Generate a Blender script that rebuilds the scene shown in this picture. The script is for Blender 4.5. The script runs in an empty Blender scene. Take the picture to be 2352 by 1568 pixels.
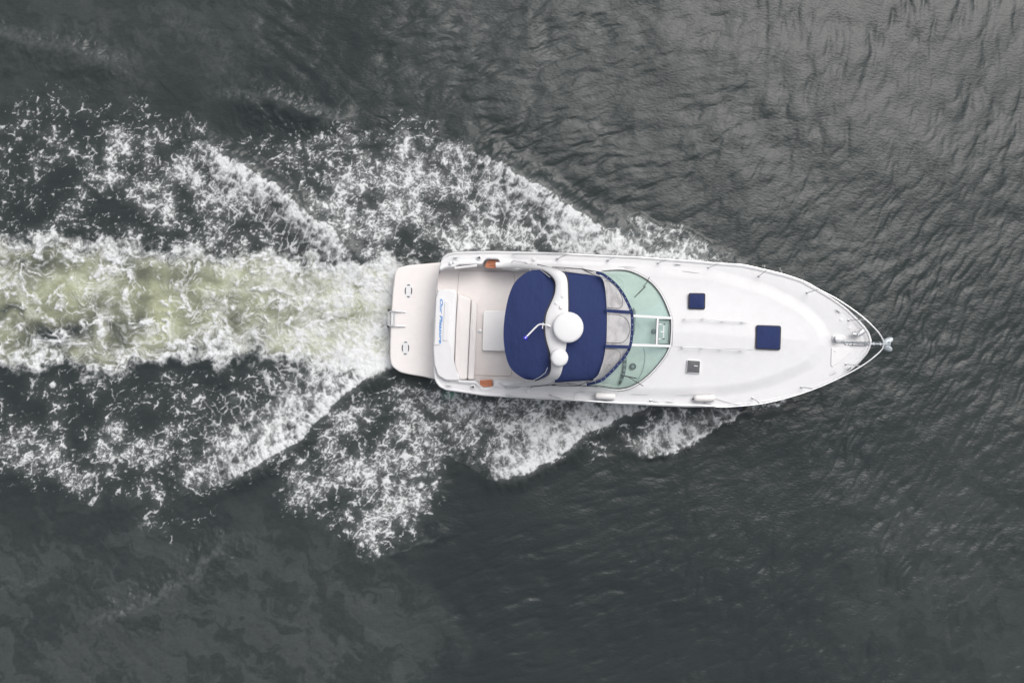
import bpy, bmesh, math, random
import numpy as np
from mathutils import Vector, Matrix

scene = bpy.context.scene
R = math.radians

# ------------------------------------------------------------------ camera (a drone looking straight down)
CAM_H = 24.0                       # metres above the water
FRAME_W = 28.8                     # metres of water across the frame
cam_d = bpy.data.cameras.new("drone_camera")
cam = bpy.data.objects.new("drone_camera", cam_d)
scene.collection.objects.link(cam)
cam.location = (0, 0, CAM_H)
cam.rotation_euler = (0, 0, 0)
cam_d.sensor_width = 36.0
cam_d.lens = 36.0 * CAM_H / FRAME_W
cam_d.clip_end = 3000
scene.camera = cam

# ------------------------------------------------------------------ overcast daylight
SUN_EL, SUN_AZ = R(56), R(38)      # azimuth measured from +Y towards +X
world = bpy.data.worlds.new("World"); scene.world = world
world.use_nodes = True
wn = world.node_tree; wn.nodes.clear()
sky = wn.nodes.new("ShaderNodeTexSky"); sky.sky_type = 'NISHITA'
sky.sun_disc = False; sky.sun_elevation = SUN_EL; sky.sun_rotation = SUN_AZ
sky.air_density = 1.0; sky.dust_density = 6.0; sky.ozone_density = 1.0
hs = wn.nodes.new("ShaderNodeHueSaturation"); hs.inputs['Saturation'].default_value = 0.27
bg = wn.nodes.new("ShaderNodeBackground"); bg.inputs['Strength'].default_value = 0.14
wo = wn.nodes.new("ShaderNodeOutputWorld")
wn.links.new(sky.outputs[0], hs.inputs['Color']); wn.links.new(hs.outputs[0], bg.inputs[0]); wn.links.new(bg.outputs[0], wo.inputs[0])
sun_d = bpy.data.lights.new("sun", 'SUN'); sun_d.energy = 1.15; sun_d.angle = R(50); sun_d.color = (1.0, .975, .95)
sun = bpy.data.objects.new("sun", sun_d); scene.collection.objects.link(sun)
sdir = Vector((math.sin(SUN_AZ) * math.cos(SUN_EL), math.cos(SUN_AZ) * math.cos(SUN_EL), math.sin(SUN_EL)))
sun.rotation_euler = sdir.to_track_quat('Z', 'Y').to_euler()
sun.location = (0, 0, 30)
vs = scene.view_settings
scene.display_settings.display_device = 'sRGB'
vs.view_transform = 'Standard'; vs.look = 'None'; vs.gamma = 1.0; vs.use_curve_mapping = False
vs.exposure = -0.08
scene.cycles.max_bounces = 8; scene.cycles.transparent_max_bounces = 12
scene.cycles.caustics_reflective = False; scene.cycles.caustics_refractive = False
scene.cycles.sample_clamp_indirect = 4.0

# ------------------------------------------------------------------ small helpers
def link(o, parent=None):
    scene.collection.objects.link(o)
    if parent is not None: o.parent = parent
    return o

def tag(o, label=None, cat=None, group=None, kind=None):
    if label: o['label'] = label
    if cat: o['category'] = cat
    if group: o['group'] = group
    if kind: o['kind'] = kind
    return o

def node_mat(name):
    m = bpy.data.materials.new(name); m.use_nodes = True
    nt = m.node_tree
    return m, nt, nt.nodes['Principled BSDF']

U = FRAME_W / 2352.0               # metres on the water for one plan unit
def plan(px, py, z=0.0):
    """plan point of the photograph (2352 x 1568 units) standing z metres above the water"""
    k = U * (CAM_H - z) / CAM_H
    return ((px - 1176) * k, (784 - py) * k, z)
# ------------------------------------------------------------------ noise fields (numpy)
_rng = np.random.RandomState(7)
_PERM = _rng.permutation(4096).astype(np.int64)
_GA = _rng.rand(4096) * 2 * np.pi
_GX = np.cos(_GA).astype(np.float32); _GY = np.sin(_GA).astype(np.float32)
_JX = _rng.rand(4096).astype(np.float32); _JY = _rng.rand(4096).astype(np.float32)

def _hash(ix, iy, seed):
    return _PERM[(_PERM[(ix + seed * 131) & 4095] + iy) & 4095]

def perlin(x, y, seed=0):
    """gradient noise, about -0.7..0.7"""
    fx = np.floor(x); fy = np.floor(y)
    ix = fx.astype(np.int64); iy = fy.astype(np.int64)
    u = (x - fx).astype(np.float32); v = (y - fy).astype(np.float32)
    su = u * u * u * (u * (u * 6 - 15) + 10); sv = v * v * v * (v * (v * 6 - 15) + 10)
    def g(i, j):
        h = _hash(ix + i, iy + j, seed)
        return _GX[h] * (u - i) + _GY[h] * (v - j)
    a = g(0, 0); b = g(1, 0); c = g(0, 1); d = g(1, 1)
    t = a + su * (b - a); w = c + su * (d - c)
    return t + sv * (w - t)

def fbm(x, y, octv=3, seed=0, gain=0.5):
    r = 0; a = 1.0; s = 0
    for o in range(octv):
        r = r + a * perlin(x * 2.03 ** o + 17.3 * o, y * 2.03 ** o - 9.1 * o, seed + o)
        s += a; a *= gain
    return r / s * 1.45

def worley(x, y, seed=0, jit=0.95):
    """F1, F2 of a jittered cell grid"""
    fx = np.floor(x); fy = np.floor(y)
    ix = fx.astype(np.int64); iy = fy.astype(np.int64)
    u = (x - fx).astype(np.float32); v = (y - fy).astype(np.float32)
    f1 = np.full(u.shape, 9, np.float32); f2 = f1.copy()
    for j in (-1, 0, 1):
        for i in (-1, 0, 1):
            h = _hash(ix + i, iy + j, seed)
            dx = i + 0.5 + (_JX[h] - .5) * jit - u; dy = j + 0.5 + (_JY[h] - .5) * jit - v
            d = dx * dx + dy * dy
            f2 = np.minimum(f2, np.maximum(f1, d)); f1 = np.minimum(f1, d)
    return np.sqrt(f1), np.sqrt(f2)

def sst(a, b, x):
    t = np.clip((x - a) / (b - a), 0, 1)
    return t * t * (3 - 2 * t)

def poly_sd(px, py, pts):
    """signed distance to a polygon, positive inside"""
    d = np.full(px.shape, 1e18, np.float32); ins = np.zeros(px.shape, bool)
    n = len(pts)
    for k in range(n):
        ax, ay = pts[k]; bx, by = pts[(k + 1) % n]
        ex, ey = bx - ax, by - ay
        t = np.clip(((px - ax) * ex + (py - ay) * ey) / (ex * ex + ey * ey + 1e-9), 0, 1)
        d = np.minimum(d, (px - ax - t * ex) ** 2 + (py - ay - t * ey) ** 2)
        if by != ay:
            ins ^= ((ay > py) != (by > py)) & (px < ex * (py - ay) / (by - ay) + ax)
    d = np.sqrt(d)
    return np.where(ins, d, -d)

def line_sd(px, py, pts):
    """distance to a polyline signed by side (positive on the right of its direction with y down), and
    the position along it 0..1"""
    best = np.full(px.shape, 1e18, np.float32); sgn = np.zeros(px.shape, np.float32); al = np.zeros(px.shape, np.float32)
    seg = [math.hypot(pts[k + 1][0] - pts[k][0], pts[k + 1][1] - pts[k][1]) for k in range(len(pts) - 1)]
    L = sum(seg); acc = 0
    for k in range(len(pts) - 1):
        ax, ay = pts[k]; bx, by = pts[k + 1]; ex, ey = bx - ax, by - ay
        t = np.clip(((px - ax) * ex + (py - ay) * ey) / (ex * ex + ey * ey), 0, 1)
        dx = px - ax - t * ex; dy = py - ay - t * ey
        d = dx * dx + dy * dy
        m = d < best
        best = np.where(m, d, best)
        sgn = np.where(m, np.sign(ex * dy - ey * dx), sgn)
        al = np.where(m, (acc + t * seg[k]) / L, al)
        acc += seg[k]
    return np.sqrt(best) * sgn, al

# plan of the wake, in units of 12.2 mm on the water (x to starboard-ahead, y down the picture)
CRESTS = [  # leading edge as a polyline, which side the foam trails on, crest width, trail width, strength, height (m)
    ([(1690, 612), (1600, 590), (1500, 578), (1425, 545), (1332, 497), (1262, 440), (1182, 394), (1120, 357), (1050, 333)], -1, 46, 70, 1.0, .22),
    ([(1625, 560), (1590, 548), (1540, 522), (1480, 500), (1420, 500)], -1, 14, 60, .46, .05),
    ([(815, 585), (762, 528), (700, 475), (640, 432), (585, 400), (535, 368), (490, 330), (462, 298)], -1, 38, 46, .95, .2),
    ([(1720, 938), (1690, 955), (1642, 985), (1560, 1030), (1490, 1046), (1440, 1043)], 1, 15, 70, .74, .12),
    ([(1520, 925), (1450, 950), (1395, 968), (1345, 992), (1302, 1030), (1212, 1080), (1132, 1106), (1106, 1090)], 1, 44, 72, 1.0, .22),
    ([(895, 850), (842, 872), (776, 918), (728, 968), (700, 1003), (622, 1050), (562, 1090), (490, 1116)], 1, 46, 90, 1.0, .22),
]
LACE = [  # polygon, density, feather
    ([(1500, 590), (1330, 500), (1180, 400), (1050, 335), (960, 300), (860, 330), (760, 400), (700, 440), (770, 520), (830, 590), (1040, 600), (1450, 610)], .62, 40),
    ([(1180, 400), (1060, 335), (940, 262), (850, 290), (680, 300), (560, 330), (640, 400), (760, 440), (950, 430)], .42, 45),
    ([(1440, 500), (1520, 505), (1620, 560), (1720, 610), (1500, 610)], .42, 20),
    ([(700, 470), (560, 390), (470, 300), (400, 280), (250, 300), (200, 400), (330, 500), (480, 520), (640, 520)], .45, 50),
    ([(430, 290), (300, 230), (120, 200), (-200, 300), (-200, 470), (60, 500), (330, 520), (350, 380)], .22, 65),
    ([(820, 590), (620, 480), (300, 500), (-200, 480), (-200, 560), (300, 570), (700, 600)], .28, 30),
    ([(1040, 890), (1500, 920), (1400, 965), (1300, 1025), (1200, 1075), (1120, 1080), (1060, 1030), (960, 960)], .55, 30),
    ([(1560, 930), (1720, 930), (1640, 985), (1540, 1030), (1450, 1040), (1420, 985)], .50, 18),
    ([(740, 960), (880, 880), (1000, 890), (1060, 960), (1010, 1060), (1000, 1150), (930, 1235), (850, 1270), (760, 1200), (660, 1170), (640, 1100), (660, 1040)], .52, 40),
    ([(700, 1000), (560, 1090), (480, 1120), (420, 1140), (200, 1130), (-200, 1080), (-200, 960), (250, 980), (480, 960), (620, 950)], .43, 50),
    ([(860, 860), (720, 960), (480, 960), (200, 960), (-200, 960), (-200, 840), (300, 850), (700, 840)], .20, 25),
    ([(1320, 990), (1420, 1000), (1480, 1045), (1330, 1060), (1290, 1040)], .20, 25),
    ([(560, 1140), (480, 1220), (330, 1260), (250, 1180), (400, 1140)], .13, 40),
    ([(1860, 920), (1720, 940), (1720, 920)], .5, 8),
    ([(1720, 600), (1800, 632), (1820, 640), (1770, 618)], .5, 6),
]
WASH = [(960, 640), (940, 596), (830, 600), (700, 588), (500, 570), (300, 556), (130, 545), (-900, 500), (-900, 850), (0, 838), (150, 846), (260, 862), (310, 850), (400, 822), (500, 818), (600, 830), (700, 842), (850, 858), (960, 840)]
SPOTS = [(900, 440, 60, .22), (1080, 430, 60, .15), (540, 440, 46, .25), (350, 480, 50, .22), (470, 340, 40, .2), (960, 1035, 60, .25), (870, 1010, 60, .12), (1180, 540, 80, .2),
         (1330, 560, 60, .3), (1240, 1000, 70, .15), (180, 1040, 80, .12), (60, 640, 1, 0), (900, 1160, 60, .1), (260, 420, 50, .12), (1560, 960, 50, .15), (60, 340, 36, .18)]
SKY_SHEEN = [  # sky reflection painted as patches of paler water: polygon, strength, feather
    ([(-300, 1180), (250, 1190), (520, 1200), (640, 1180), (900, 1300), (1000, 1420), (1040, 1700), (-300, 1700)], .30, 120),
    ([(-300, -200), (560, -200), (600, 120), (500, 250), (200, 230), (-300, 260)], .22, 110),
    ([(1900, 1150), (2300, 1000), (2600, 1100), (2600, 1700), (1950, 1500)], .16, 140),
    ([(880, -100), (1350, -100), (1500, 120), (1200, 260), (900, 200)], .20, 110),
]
SWELL_SHEEN = [  # light caught on the swell crests, painted as pale lines: line, half width, strength
    ([(150, 1452), (230, 1428), (330, 1385), (400, 1352), (470, 1300), (520, 1245), (570, 1205)], 15, .6),
    ([(-60, 1385), (0, 1364), (60, 1338), (112, 1330)], 9, .45),
    ([(-60, 60), (60, 92), (150, 110), (240, 142), (330, 150)], 24, .42),
    ([(350, -20), (400, 40), (460, 70), (530, 130), (570, 190)], 26, .34),
    ([(450, 225), (540, 212), (640, 228), (740, 262), (860, 285)], 18, .36),
    ([(1010, 1235), (940, 1250), (860, 1285)], 5, .5),
]
SWELLS = [  # smooth wake waves: crest line, half width, height (m)
    ([(180, 1440), (300, 1400), (400, 1350), (500, 1270), (570, 1200)], 60, .16),
    ([(-150, 1420), (0, 1362), (110, 1332)], 55, .08),
    ([(470, 235), (560, 232), (650, 244), (740, 268), (830, 275)], 42, .15),
    ([(-150, 40), (0, 82), (120, 112), (240, 140), (330, 150)], 55, .15),
    ([(1040, 1190), (1010, 1230), (930, 1270), (860, 1300)], 24, .05),
]

def box_blur(a, r):
    for ax in (0, 1):
        c = np.cumsum(np.pad(a, [(r + 1, r) if k == ax else (0, 0) for k in (0, 1)], mode='edge'), ax, dtype=np.float64)
        n = a.shape[ax]
        a = ((c[2 * r + 1:] - c[:n]) if ax == 0 else (c[:, 2 * r + 1:] - c[:, :n])) / (2 * r + 1)
    return a.astype(np.float32)

def wake_fields(X, Y):
    """X, Y: plan coordinates (2-D float32). Returns foam cover 0..1, aeration with painted sheen 0..1, height (m)."""
    X = X.astype(np.float32); Y = Y.astype(np.float32)
    n1x = fbm(X / 90, Y / 90, 2, 11); n1y = fbm(X / 90, Y / 90, 2, 21)
    n2x = fbm(X / 26, Y / 26, 2, 31); n2y = fbm(X / 26, Y / 26, 2, 41)
    clump = fbm(X / 75, Y / 75, 3, 51)
    fine = fbm(X / 9, Y / 9, 3, 61, .6)
    mid = fbm(X / 22, Y / 22, 3, 71, .6)
    qx = X + 16 * n1x + 9 * n2x; qy = Y + 16 * n1y + 9 * n2y          # wandering outlines
    H = np.zeros_like(X); D = np.zeros_like(X); C = np.zeros_like(X); V = np.zeros_like(X)
    SL = np.zeros_like(X); ck = np.zeros_like(X)
    for ci, (pts, side, wc, wt, st, hgt) in enumerate(CRESTS):
        L = sum(math.hypot(pts[k + 1][0] - pts[k][0], pts[k + 1][1] - pts[k][1]) for k in range(len(pts) - 1))
        d, al = line_sd(X + 14 * n1x + 5 * n2x, Y + 14 * n1y + 5 * n2y, pts)
        d = d * side                                                   # positive on the trailing side
        run = al * L
        env = np.clip(np.minimum(al * 5 + .35, (1 - al) * 4 + .15), 0, 1)
        near_c = (d > -40) & (d < wc + wt * 2.2)
        scal = np.zeros_like(X); net = np.zeros_like(X); stk = np.zeros_like(X)
        if near_c.any():
            rn = run[near_c]; dn = d[near_c]; xn = X[near_c]; yn = Y[near_c]
            q1, _ = worley(rn / 24, dn / 60 + 3 * ci, 31 + ci); q2, _ = worley(rn / 10, dn / 34, 41 + ci)
            scal[near_c] = 7 * (q1 - .5) + 3.5 * (q2 - .5)
            w_ = 10 * n2x[near_c] + 5 * fine[near_c]
            p1, p2 = worley((rn + w_) / 21 + 9 * ci, (dn + 8 * n2y[near_c]) / 46, 51 + ci)
            net[near_c] = p2 - p1
            stk[near_c] = fbm((rn + w_ * .6) / 8 + 31 * ci, dn / 26, 3, 61 + ci, .6)
        d = d - scal                                                   # scalloped leading edge
        lobes = 1 + .6 * mid
        c = sst(-2, 2.5, d) * (1 - sst(wc * .20, wc * 1.25, d / lobes)) * st * env
        ck = np.where(c > C, stk, ck)
        C = np.maximum(C, c)
        V = np.maximum(V, sst(-2, 6, d) * (1 - sst(wc * .8, wc + wt, d)) * st * env * .75)
        D = np.maximum(D, sst(-2, 4, d) * (1 - sst(wc, wc + wt * 1.3, d)) * .45 * st * env)
        tz = sst(0, wc * .5, d) * (1 - sst(wc + wt * .5, wc + wt * 1.9, d * (1 + .5 * n1x))) * env * st
        wd = (.02 + .17 * tz) * (.7 + .9 * mid + .5 * clump)
        SL = np.maximum(SL, (1 - sst(wd * .4, wd * 1.1 + .04, net - .06 * fine)) * sst(.08, .3, tz) * sst(-.5, 0, mid + clump + .5 * tz))
        H += hgt * env * np.where(d > 0, np.exp(-(d / (wc * 1.3)) ** 2), np.exp(-(d / (wc * .55)) ** 2))
        H -= .35 * hgt * env * np.exp(-((d - wc * 3.0) / (wc * 1.4)) ** 2)
    for pts, den, f in LACE:
        sd = poly_sd(X + 26 * n1x + 8 * n2x, Y + 26 * n1y + 8 * n2y, pts)
        D = np.maximum(D, den * sst(-f, f, sd))
    for x0, y0, rr, am in SPOTS:
        D = D + am * np.exp(-((X + 20 * n1x - x0) ** 2 + ((Y - y0) * 1.25) ** 2) / (rr * rr))
    D = np.clip(D * (1 - .30 * sst(.0, .5, fbm(X / 190 + 4, Y / 140, 3, 231))), 0, 1)
    # the net of foam: cells drawn out by the flow, two sizes, torn by noise
    g1 = fbm(X / 15, Y / 15, 2, 61, .5); g2 = fbm(X / 15, Y / 15, 2, 65, .5)
    k1 = fbm(X / 38 + 7, Y / 38, 2, 201); k2 = fbm(X / 38, Y / 38 + 7, 2, 211)
    lx = X + 20 * k1 + 14 * n1x + 5.5 * g1 + 1.2 * fine; ly = Y + 20 * k2 + 14 * n1y + 5.5 * g2 - 1.2 * fine
    a1, b1 = worley((lx + .25 * ly) / 50, ly / 35, 3); e1 = b1 - a1
    a2, b2 = worley((lx + .25 * ly) / 22 + 40, ly / 16, 5); e2 = b2 - a2
    th = D * (.67 + 1.35 * clump) + .28 * mid * sst(0, .3, D)
    th = np.clip(th, 0, 1.0)
    tear = .05 * fine + .07 * mid
    w1 = .018 + .135 * th ** 1.3; w2 = .008 + (th - .30) * .23
    vary = .55 + .9 * sst(-.35, .45, mid + .5 * g1)
    big = 1 - sst(w1 * .40 * vary, w1 * 1.05 * vary + .025, e1 - tear)
    sml = (1 - sst(w2 * .40 * vary, w2 * 1.05 * vary + .04, e2 - tear)) * sst(.22, .36, th)
    brk = sst(-.46, -.12, fbm(X / 40, Y / 32, 3, 131) + 1.05 * (th - .34) + .14 * fine)
    brk2 = sst(-.20, .06, fbm(X / 34 + 3, Y / 26, 3, 135) + 1.0 * (th - .42) + .1 * fine)
    lace = np.maximum(np.maximum(big * brk, sml * brk2) * sst(.05, .14, th), SL * .95)
    a3, b3 = worley((lx + 2.5 * fine) / 13 + 80, (ly - 2.5 * fine) / 10.5, 8); e5 = b3 - a3
    tiny = (1 - sst(.02, .16, e5 - .05 * fine - .10 * (th - .4))) * sst(.16, .40, th + .25 * mid) * .34
    lace = lace * .94; lace = np.maximum(lace, tiny)
    blot = sst(.40, .60, .9 * mid + .40 * fine + .60 * clump + .55 * (D - .66)) * sst(.2, .4, D)
    lace = np.maximum(lace, blot * .95)
    speck = sst(.56, .66, fbm(X / 7.5, Y / 6.5, 2, 91) + .50 * clump + .7 * np.minimum(D, .36) + .35 * mid) * sst(.04, .2, D)
    lace = np.maximum(lace, speck * .85)
    lace *= (.66 + .34 * sst(-.3, .3, mid + .6 * fine)) * (.62 + .38 * sst(.12, .5, th + .4 * mid))
    haze = .20 * sst(.12, .6, th) * sst(-.35, .5, mid + .4 * g1 + .35 * clump)             # thin bubble film between the threads
    lace = 1 - (1 - lace) * (1 - haze)
    crest = sst(.30, 1.0, C * (.86 + .55 * mid) + .80 * ck + .30 * fine) * sst(.02, .2, C) * np.clip(.86 + .5 * ck + .25 * fine, .4, 1)
    veil = np.clip(V * (.26 + .55 * mid + .30 * fine + .30 * clump), 0, .6)
    # propeller wash
    h1x = fbm(X / 60 + 3, Y / 60, 2, 151); h1y = fbm(X / 60, Y / 60 + 5, 2, 161)
    sdw = poly_sd(X + 30 * n1x + 26 * h1x + 8 * n2x, Y + 30 * n1y + 34 * h1y + 10 * n2y, WASH)
    wm = sst(-14, 16, sdw + 8 * fine)
    near = sst(300, 930, X)
    edge = 1 - sst(0, 62, sdw)
    wx = X + 34 * n1x + 34 * h1x + 9 * n2x + 3 * g1 + 1.5 * fine; wy = Y + 34 * n1y + 34 * h1y + 9 * n2y + 3 * g2 - 1.5 * fine
    c1, c2 = worley(wx / 135, wy / 84, 9); e3 = c2 - c1; puff = 1 - c1
    c1, c2 = worley(wx / 62 + 9, wy / 44, 12); e4 = c2 - c1
    r1 = np.abs(fbm(wx / 110, wy / 78, 3, 101, .5)); r2 = np.abs(fbm(wx / 44, wy / 32, 3, 111, .55))
    t3 = np.clip(.17 + .55 * clump + .25 * mid + .34 * edge + .12 * near, 0, .8)
    soft = .03 + .075 * sst(-.3, .4, mid)
    b1_ = sst(-.30, .25, fbm(X / 48, Y / 40, 3, 171) + .9 * (t3 - .25)); b2_ = sst(-.15, .3, fbm(X / 30, Y / 26, 2, 181) + .9 * (t3 - .25))
    f1 = (1 - sst(t3 * .12, t3 * .26 + soft, e3 - .08 * fine - .05 * mid)) * b1_
    f2 = (1 - sst(t3 * .06, t3 * .20 + soft, e4 - .08 * fine)) * b2_
    f3 = (1 - sst(.0, .03 + .15 * t3, r1 + .05 * fine)) * (.35 + .65 * b2_)
    f4 = (1 - sst(.0, .05 + .18 * t3, r2 + .05 * fine)) * .62 * sst(-.05, .35, t3)
    fil = 1 - (1 - f1 * .95) * (1 - f2 * .85) * (1 - f3 * .85) * (1 - f4 * .75)
    fil = fil * (.72 + .5 * sst(-.3, .4, fine + .5 * mid))
    cloud = fbm(wx / 92, wy / 62, 3, 191, .42)
    milk = np.clip(near ** 1.7 * (.46 + .85 * cloud + .35 * mid + .35 * fine) + edge * .10 * (1 + fine) + .02 + .28 * sst(-.05, .65, cloud + .25 * mid + .25 * fine), 0, .88)
    c1, c2 = worley(wx / 19 + 70, wy / 14, 14); tn = (1 - sst(.02, .20, c2 - c1 - .06 * fine)) * sst(-.25, .25, mid + .5 * clump + .4 * (edge + near) - .15) * .48
    fil = np.maximum(fil, tn)
    wash = wm * np.clip(1 - (1 - fil) * (1 - milk), 0, 1)
    wash *= sst(-.25, .25, sdw / 46 + .5 * fine + .45 * mid + .1)
    aer_sheen = wm * np.clip(.64 + .72 * fbm(X / 150, Y / 90, 2, 121) + .35 * near + .60 * cloud - .10, 0, 1) * sst(-4, 44, sdw + 14 * mid)
    aer_sheen = np.maximum(aer_sheen, .26 * np.clip(V, 0, 1) + .14 * sst(.3, .7, D) * sst(-.3, .5, clump + mid))
    for pts, st, fe in SKY_SHEEN:
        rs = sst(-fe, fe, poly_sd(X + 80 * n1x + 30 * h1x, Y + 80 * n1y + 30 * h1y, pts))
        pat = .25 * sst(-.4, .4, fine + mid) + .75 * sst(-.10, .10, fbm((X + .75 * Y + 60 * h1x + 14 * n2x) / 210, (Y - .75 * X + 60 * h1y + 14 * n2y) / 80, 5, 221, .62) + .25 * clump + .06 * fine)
        aer_sheen = np.maximum(aer_sheen, st * rs * (.25 + .75 * pat))  # painted sky reflection shares the field of the real aeration
    halo = box_blur(box_blur(np.clip(lace + .6 * crest, 0, 1), 4), 9)         # milky water full of bubbles round the foam
    aer_sheen = np.maximum(aer_sheen, np.clip(.95 * halo, 0, .55) * (.7 + .5 * mid))
    lace = 1 - (1 - lace) * (1 - np.clip(.22 * halo * (1 + .8 * mid + .5 * fine), 0, .4))
    for pts, w_, st in SWELL_SHEEN:
        d, al = line_sd(X + 22 * h1x + 7 * n2x, Y + 22 * h1y + 7 * n2y, pts)
        en = np.clip(np.minimum(al, 1 - al) * 5, 0, 1) * st
        aer_sheen = np.maximum(aer_sheen, en * np.exp(-(d / (w_ * (1 + .7 * mid))) ** 2) * (.45 + .55 * sst(-.4, .4, mid + fine)))  # reflected light on the swells, painted as pale tone
    cover = 1 - (1 - lace) * (1 - crest) * (1 - veil) * (1 - wash)
    return np.clip(cover, 0, 1), np.clip(aer_sheen, 0, 1), H, D, wm, clump, mid, fine
# ------------------------------------------------------------------ water and wake foam
def grow(a, b, step, far, ratio=1.16):
    v = list(np.arange(a, b + step * .5, step)); s = step; lo, hi = [a], [v[-1]]
    while hi[-1] < far:
        s *= ratio; hi.append(hi[-1] + s)
    s = step
    while lo[-1] > -far:
        s *= ratio; lo.append(lo[-1] - s)
    return np.array(lo[:0:-1] + v + hi[1:], np.float64)

def build_water():
    gx = grow(-40, 2392, 2.0, 60000); gy = grow(-40, 1608, 2.0, 60000)
    X, Y = np.meshgrid(gx, gy)                                   # rows = y
    near = (np.abs(X - 1176) < 4000) & (np.abs(Y - 784) < 4000)
    X = X.astype(np.float32); Y = Y.astype(np.float32)
    cover, aer_sheen, H, D, wm, clump, mid, fine = wake_fields(X, Y)
    def rot(dx, dy, la, lb):
        n = math.hypot(dx, dy); dx, dy = dx / n, dy / n
        return (X * dx + Y * dy) / la, (-X * dy + Y * dx) / lb
    wob = fbm(X / 150, Y / 150, 2, 301); wob2 = fbm(X / 150, Y / 150, 2, 311)
    def ripple(dx, dy, la, lb, seed, w=18):
        a, b = rot(dx, dy, la, lb)
        n = fbm(a + w * wob / la, b + w * wob2 / lb, 2, seed, .45)
        return n - .35 * np.abs(n)
    gust = .5 + .9 * fbm(X / 330, Y / 260, 2, 321)
    gust2 = .5 + .9 * fbm(X / 240 + 5, Y / 240, 2, 331)
    rgt = sst(1250, 1900, X + .15 * (Y - 784)); top = 1 - sst(150, 620, Y); bot = sst(900, 1350, Y)
    left = 1 - sst(500, 1100, X)
    far = np.exp(-np.maximum(0, np.maximum(np.abs(X - 1176) - 1500, np.abs(Y - 784) - 1200)) / 3000)
    A = ripple(1, -.38, 62, 23, 341)
    B = ripple(.50, -.86, 54, 22, 351)
    Cc = ripple(.12, -1, 92, 30, 361)
    Dd = ripple(.80, .60, 85, 30, 371)
    E = ripple(.9, -.1, 26, 11, 381)
    wC = top * sst(1500, 2000, X)
    wB = np.clip(rgt * (1 - .8 * wC), 0, 1)
    wD = np.clip(bot * (1 - sst(700, 1300, X)) + .7 * left * top, 0, 1)
    wA = np.clip(1 - .7 * wB - .75 * wD - wC, .12, 1)
    rip = 1.9 * (.0150 * A * wA * np.clip(.45 + gust, .25, 1.5) + .0135 * B * wB * np.clip(.4 + gust2, .3, 1.4)
           + .017 * Cc * wC * np.clip(.4 + gust, .2, 1.4) + .020 * Dd * wD * np.clip(gust2, .25, 1.2)
           + .0026 * E * np.clip(gust, .15, 1.2) * (1 - .5 * wC))
    calm = 1 - .55 * sst(.1, .6, cover)
    sw = .058 * fbm(X / 260 + 2, Y / 230, 2, 391) + .032 * fbm(X / 105, Y / 95, 2, 401) * (.5 + .6 * gust)
    for pts, w, h in SWELLS:
        d, al = line_sd(X + 30 * wob + 6 * mid, Y + 30 * wob2, pts)
        env = np.clip(np.minimum(al, 1 - al) * 4 + .1, 0, 1)
        q = (d + 14 * mid) / w
        H = H + h * env * np.exp(-q * q * np.where(q > 0, 1.0, 2.6))
    boil = wm * (.05 * fbm(X / 70, Y / 55, 3, 411) + .018 * fbm(X / 20, Y / 18, 2, 421))
    chop = sst(.05, .45, D) * (.012 * fbm(X / 30, Y / 26, 2, 431))
    Z = (H + sw + boil + chop + rip * calm) * far + cover * (.020 + .016 * mid + .014 * fine)
    # the hull pushes the surface down a little where it sits
    wx = (X - 1176) * U; wy = (784 - Y) * U
    gxm = gx * U; gym = -gy * U
    dzdy, dzdx = np.gradient(Z, gym, gxm)
    nrm = np.stack([-dzdx, -dzdy, np.ones_like(dzdx)], -1)
    nrm /= np.linalg.norm(nrm, axis=-1, keepdims=True)
    ny, nx = X.shape
    co = np.stack([wx, wy, Z], -1).reshape(-1, 3).astype(np.float32)
    idx = np.arange(nx * ny).reshape(ny, nx)
    quads = np.stack([idx[1:, :-1], idx[1:, 1:], idx[:-1, 1:], idx[:-1, :-1]], -1).reshape(-1, 4)
    fc = cover.reshape(-1)[quads].mean(1)
    attrs = dict(foam=cover.reshape(-1), aer_sheen=aer_sheen.reshape(-1), wash=wm.reshape(-1), emerald=np.exp(-(((X - 1034 - 8 * mid) / 15) ** 2 + ((Y - 906 - 5 * clump) / 9) ** 2)).reshape(-1), nrm=nrm.reshape(-1, 3))
    m = water_material()
    out = []
    for name, sel in (("sea_water", fc < .42), ("wake_foam", fc >= .42)):
        q = quads[sel]
        used, inv = np.unique(q, return_inverse=True)
        q = inv.reshape(-1, 4)
        me = bpy.data.meshes.new(name)
        me.vertices.add(len(used)); me.vertices.foreach_set("co", co[used].ravel())
        me.loops.add(q.size); me.loops.foreach_set("vertex_index", q.ravel().astype(np.int32))
        me.polygons.add(len(q)); me.polygons.foreach_set("loop_start", (np.arange(len(q)) * 4).astype(np.int32))
        me.polygons.foreach_set("use_smooth", np.ones(len(q), bool))
        for k, v in attrs.items():
            a = me.attributes.new(k, 'FLOAT_VECTOR' if k == 'nrm' else 'FLOAT', 'POINT')
            a.data.foreach_set('vector' if k == 'nrm' else 'value', v[used].astype(np.float32).ravel())
        me.update(calc_edges=True)
        me.materials.append(m)
        out.append(link(bpy.data.objects.new(name, me)))
    out[0]['kind'] = 'structure'
    out[0]['label'] = 'dark grey green rippled sea around the boat'
    out[1]['kind'] = 'stuff'
    out[1]['label'] = 'white foam of the wake and bow waves around the boat'
    return out

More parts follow.
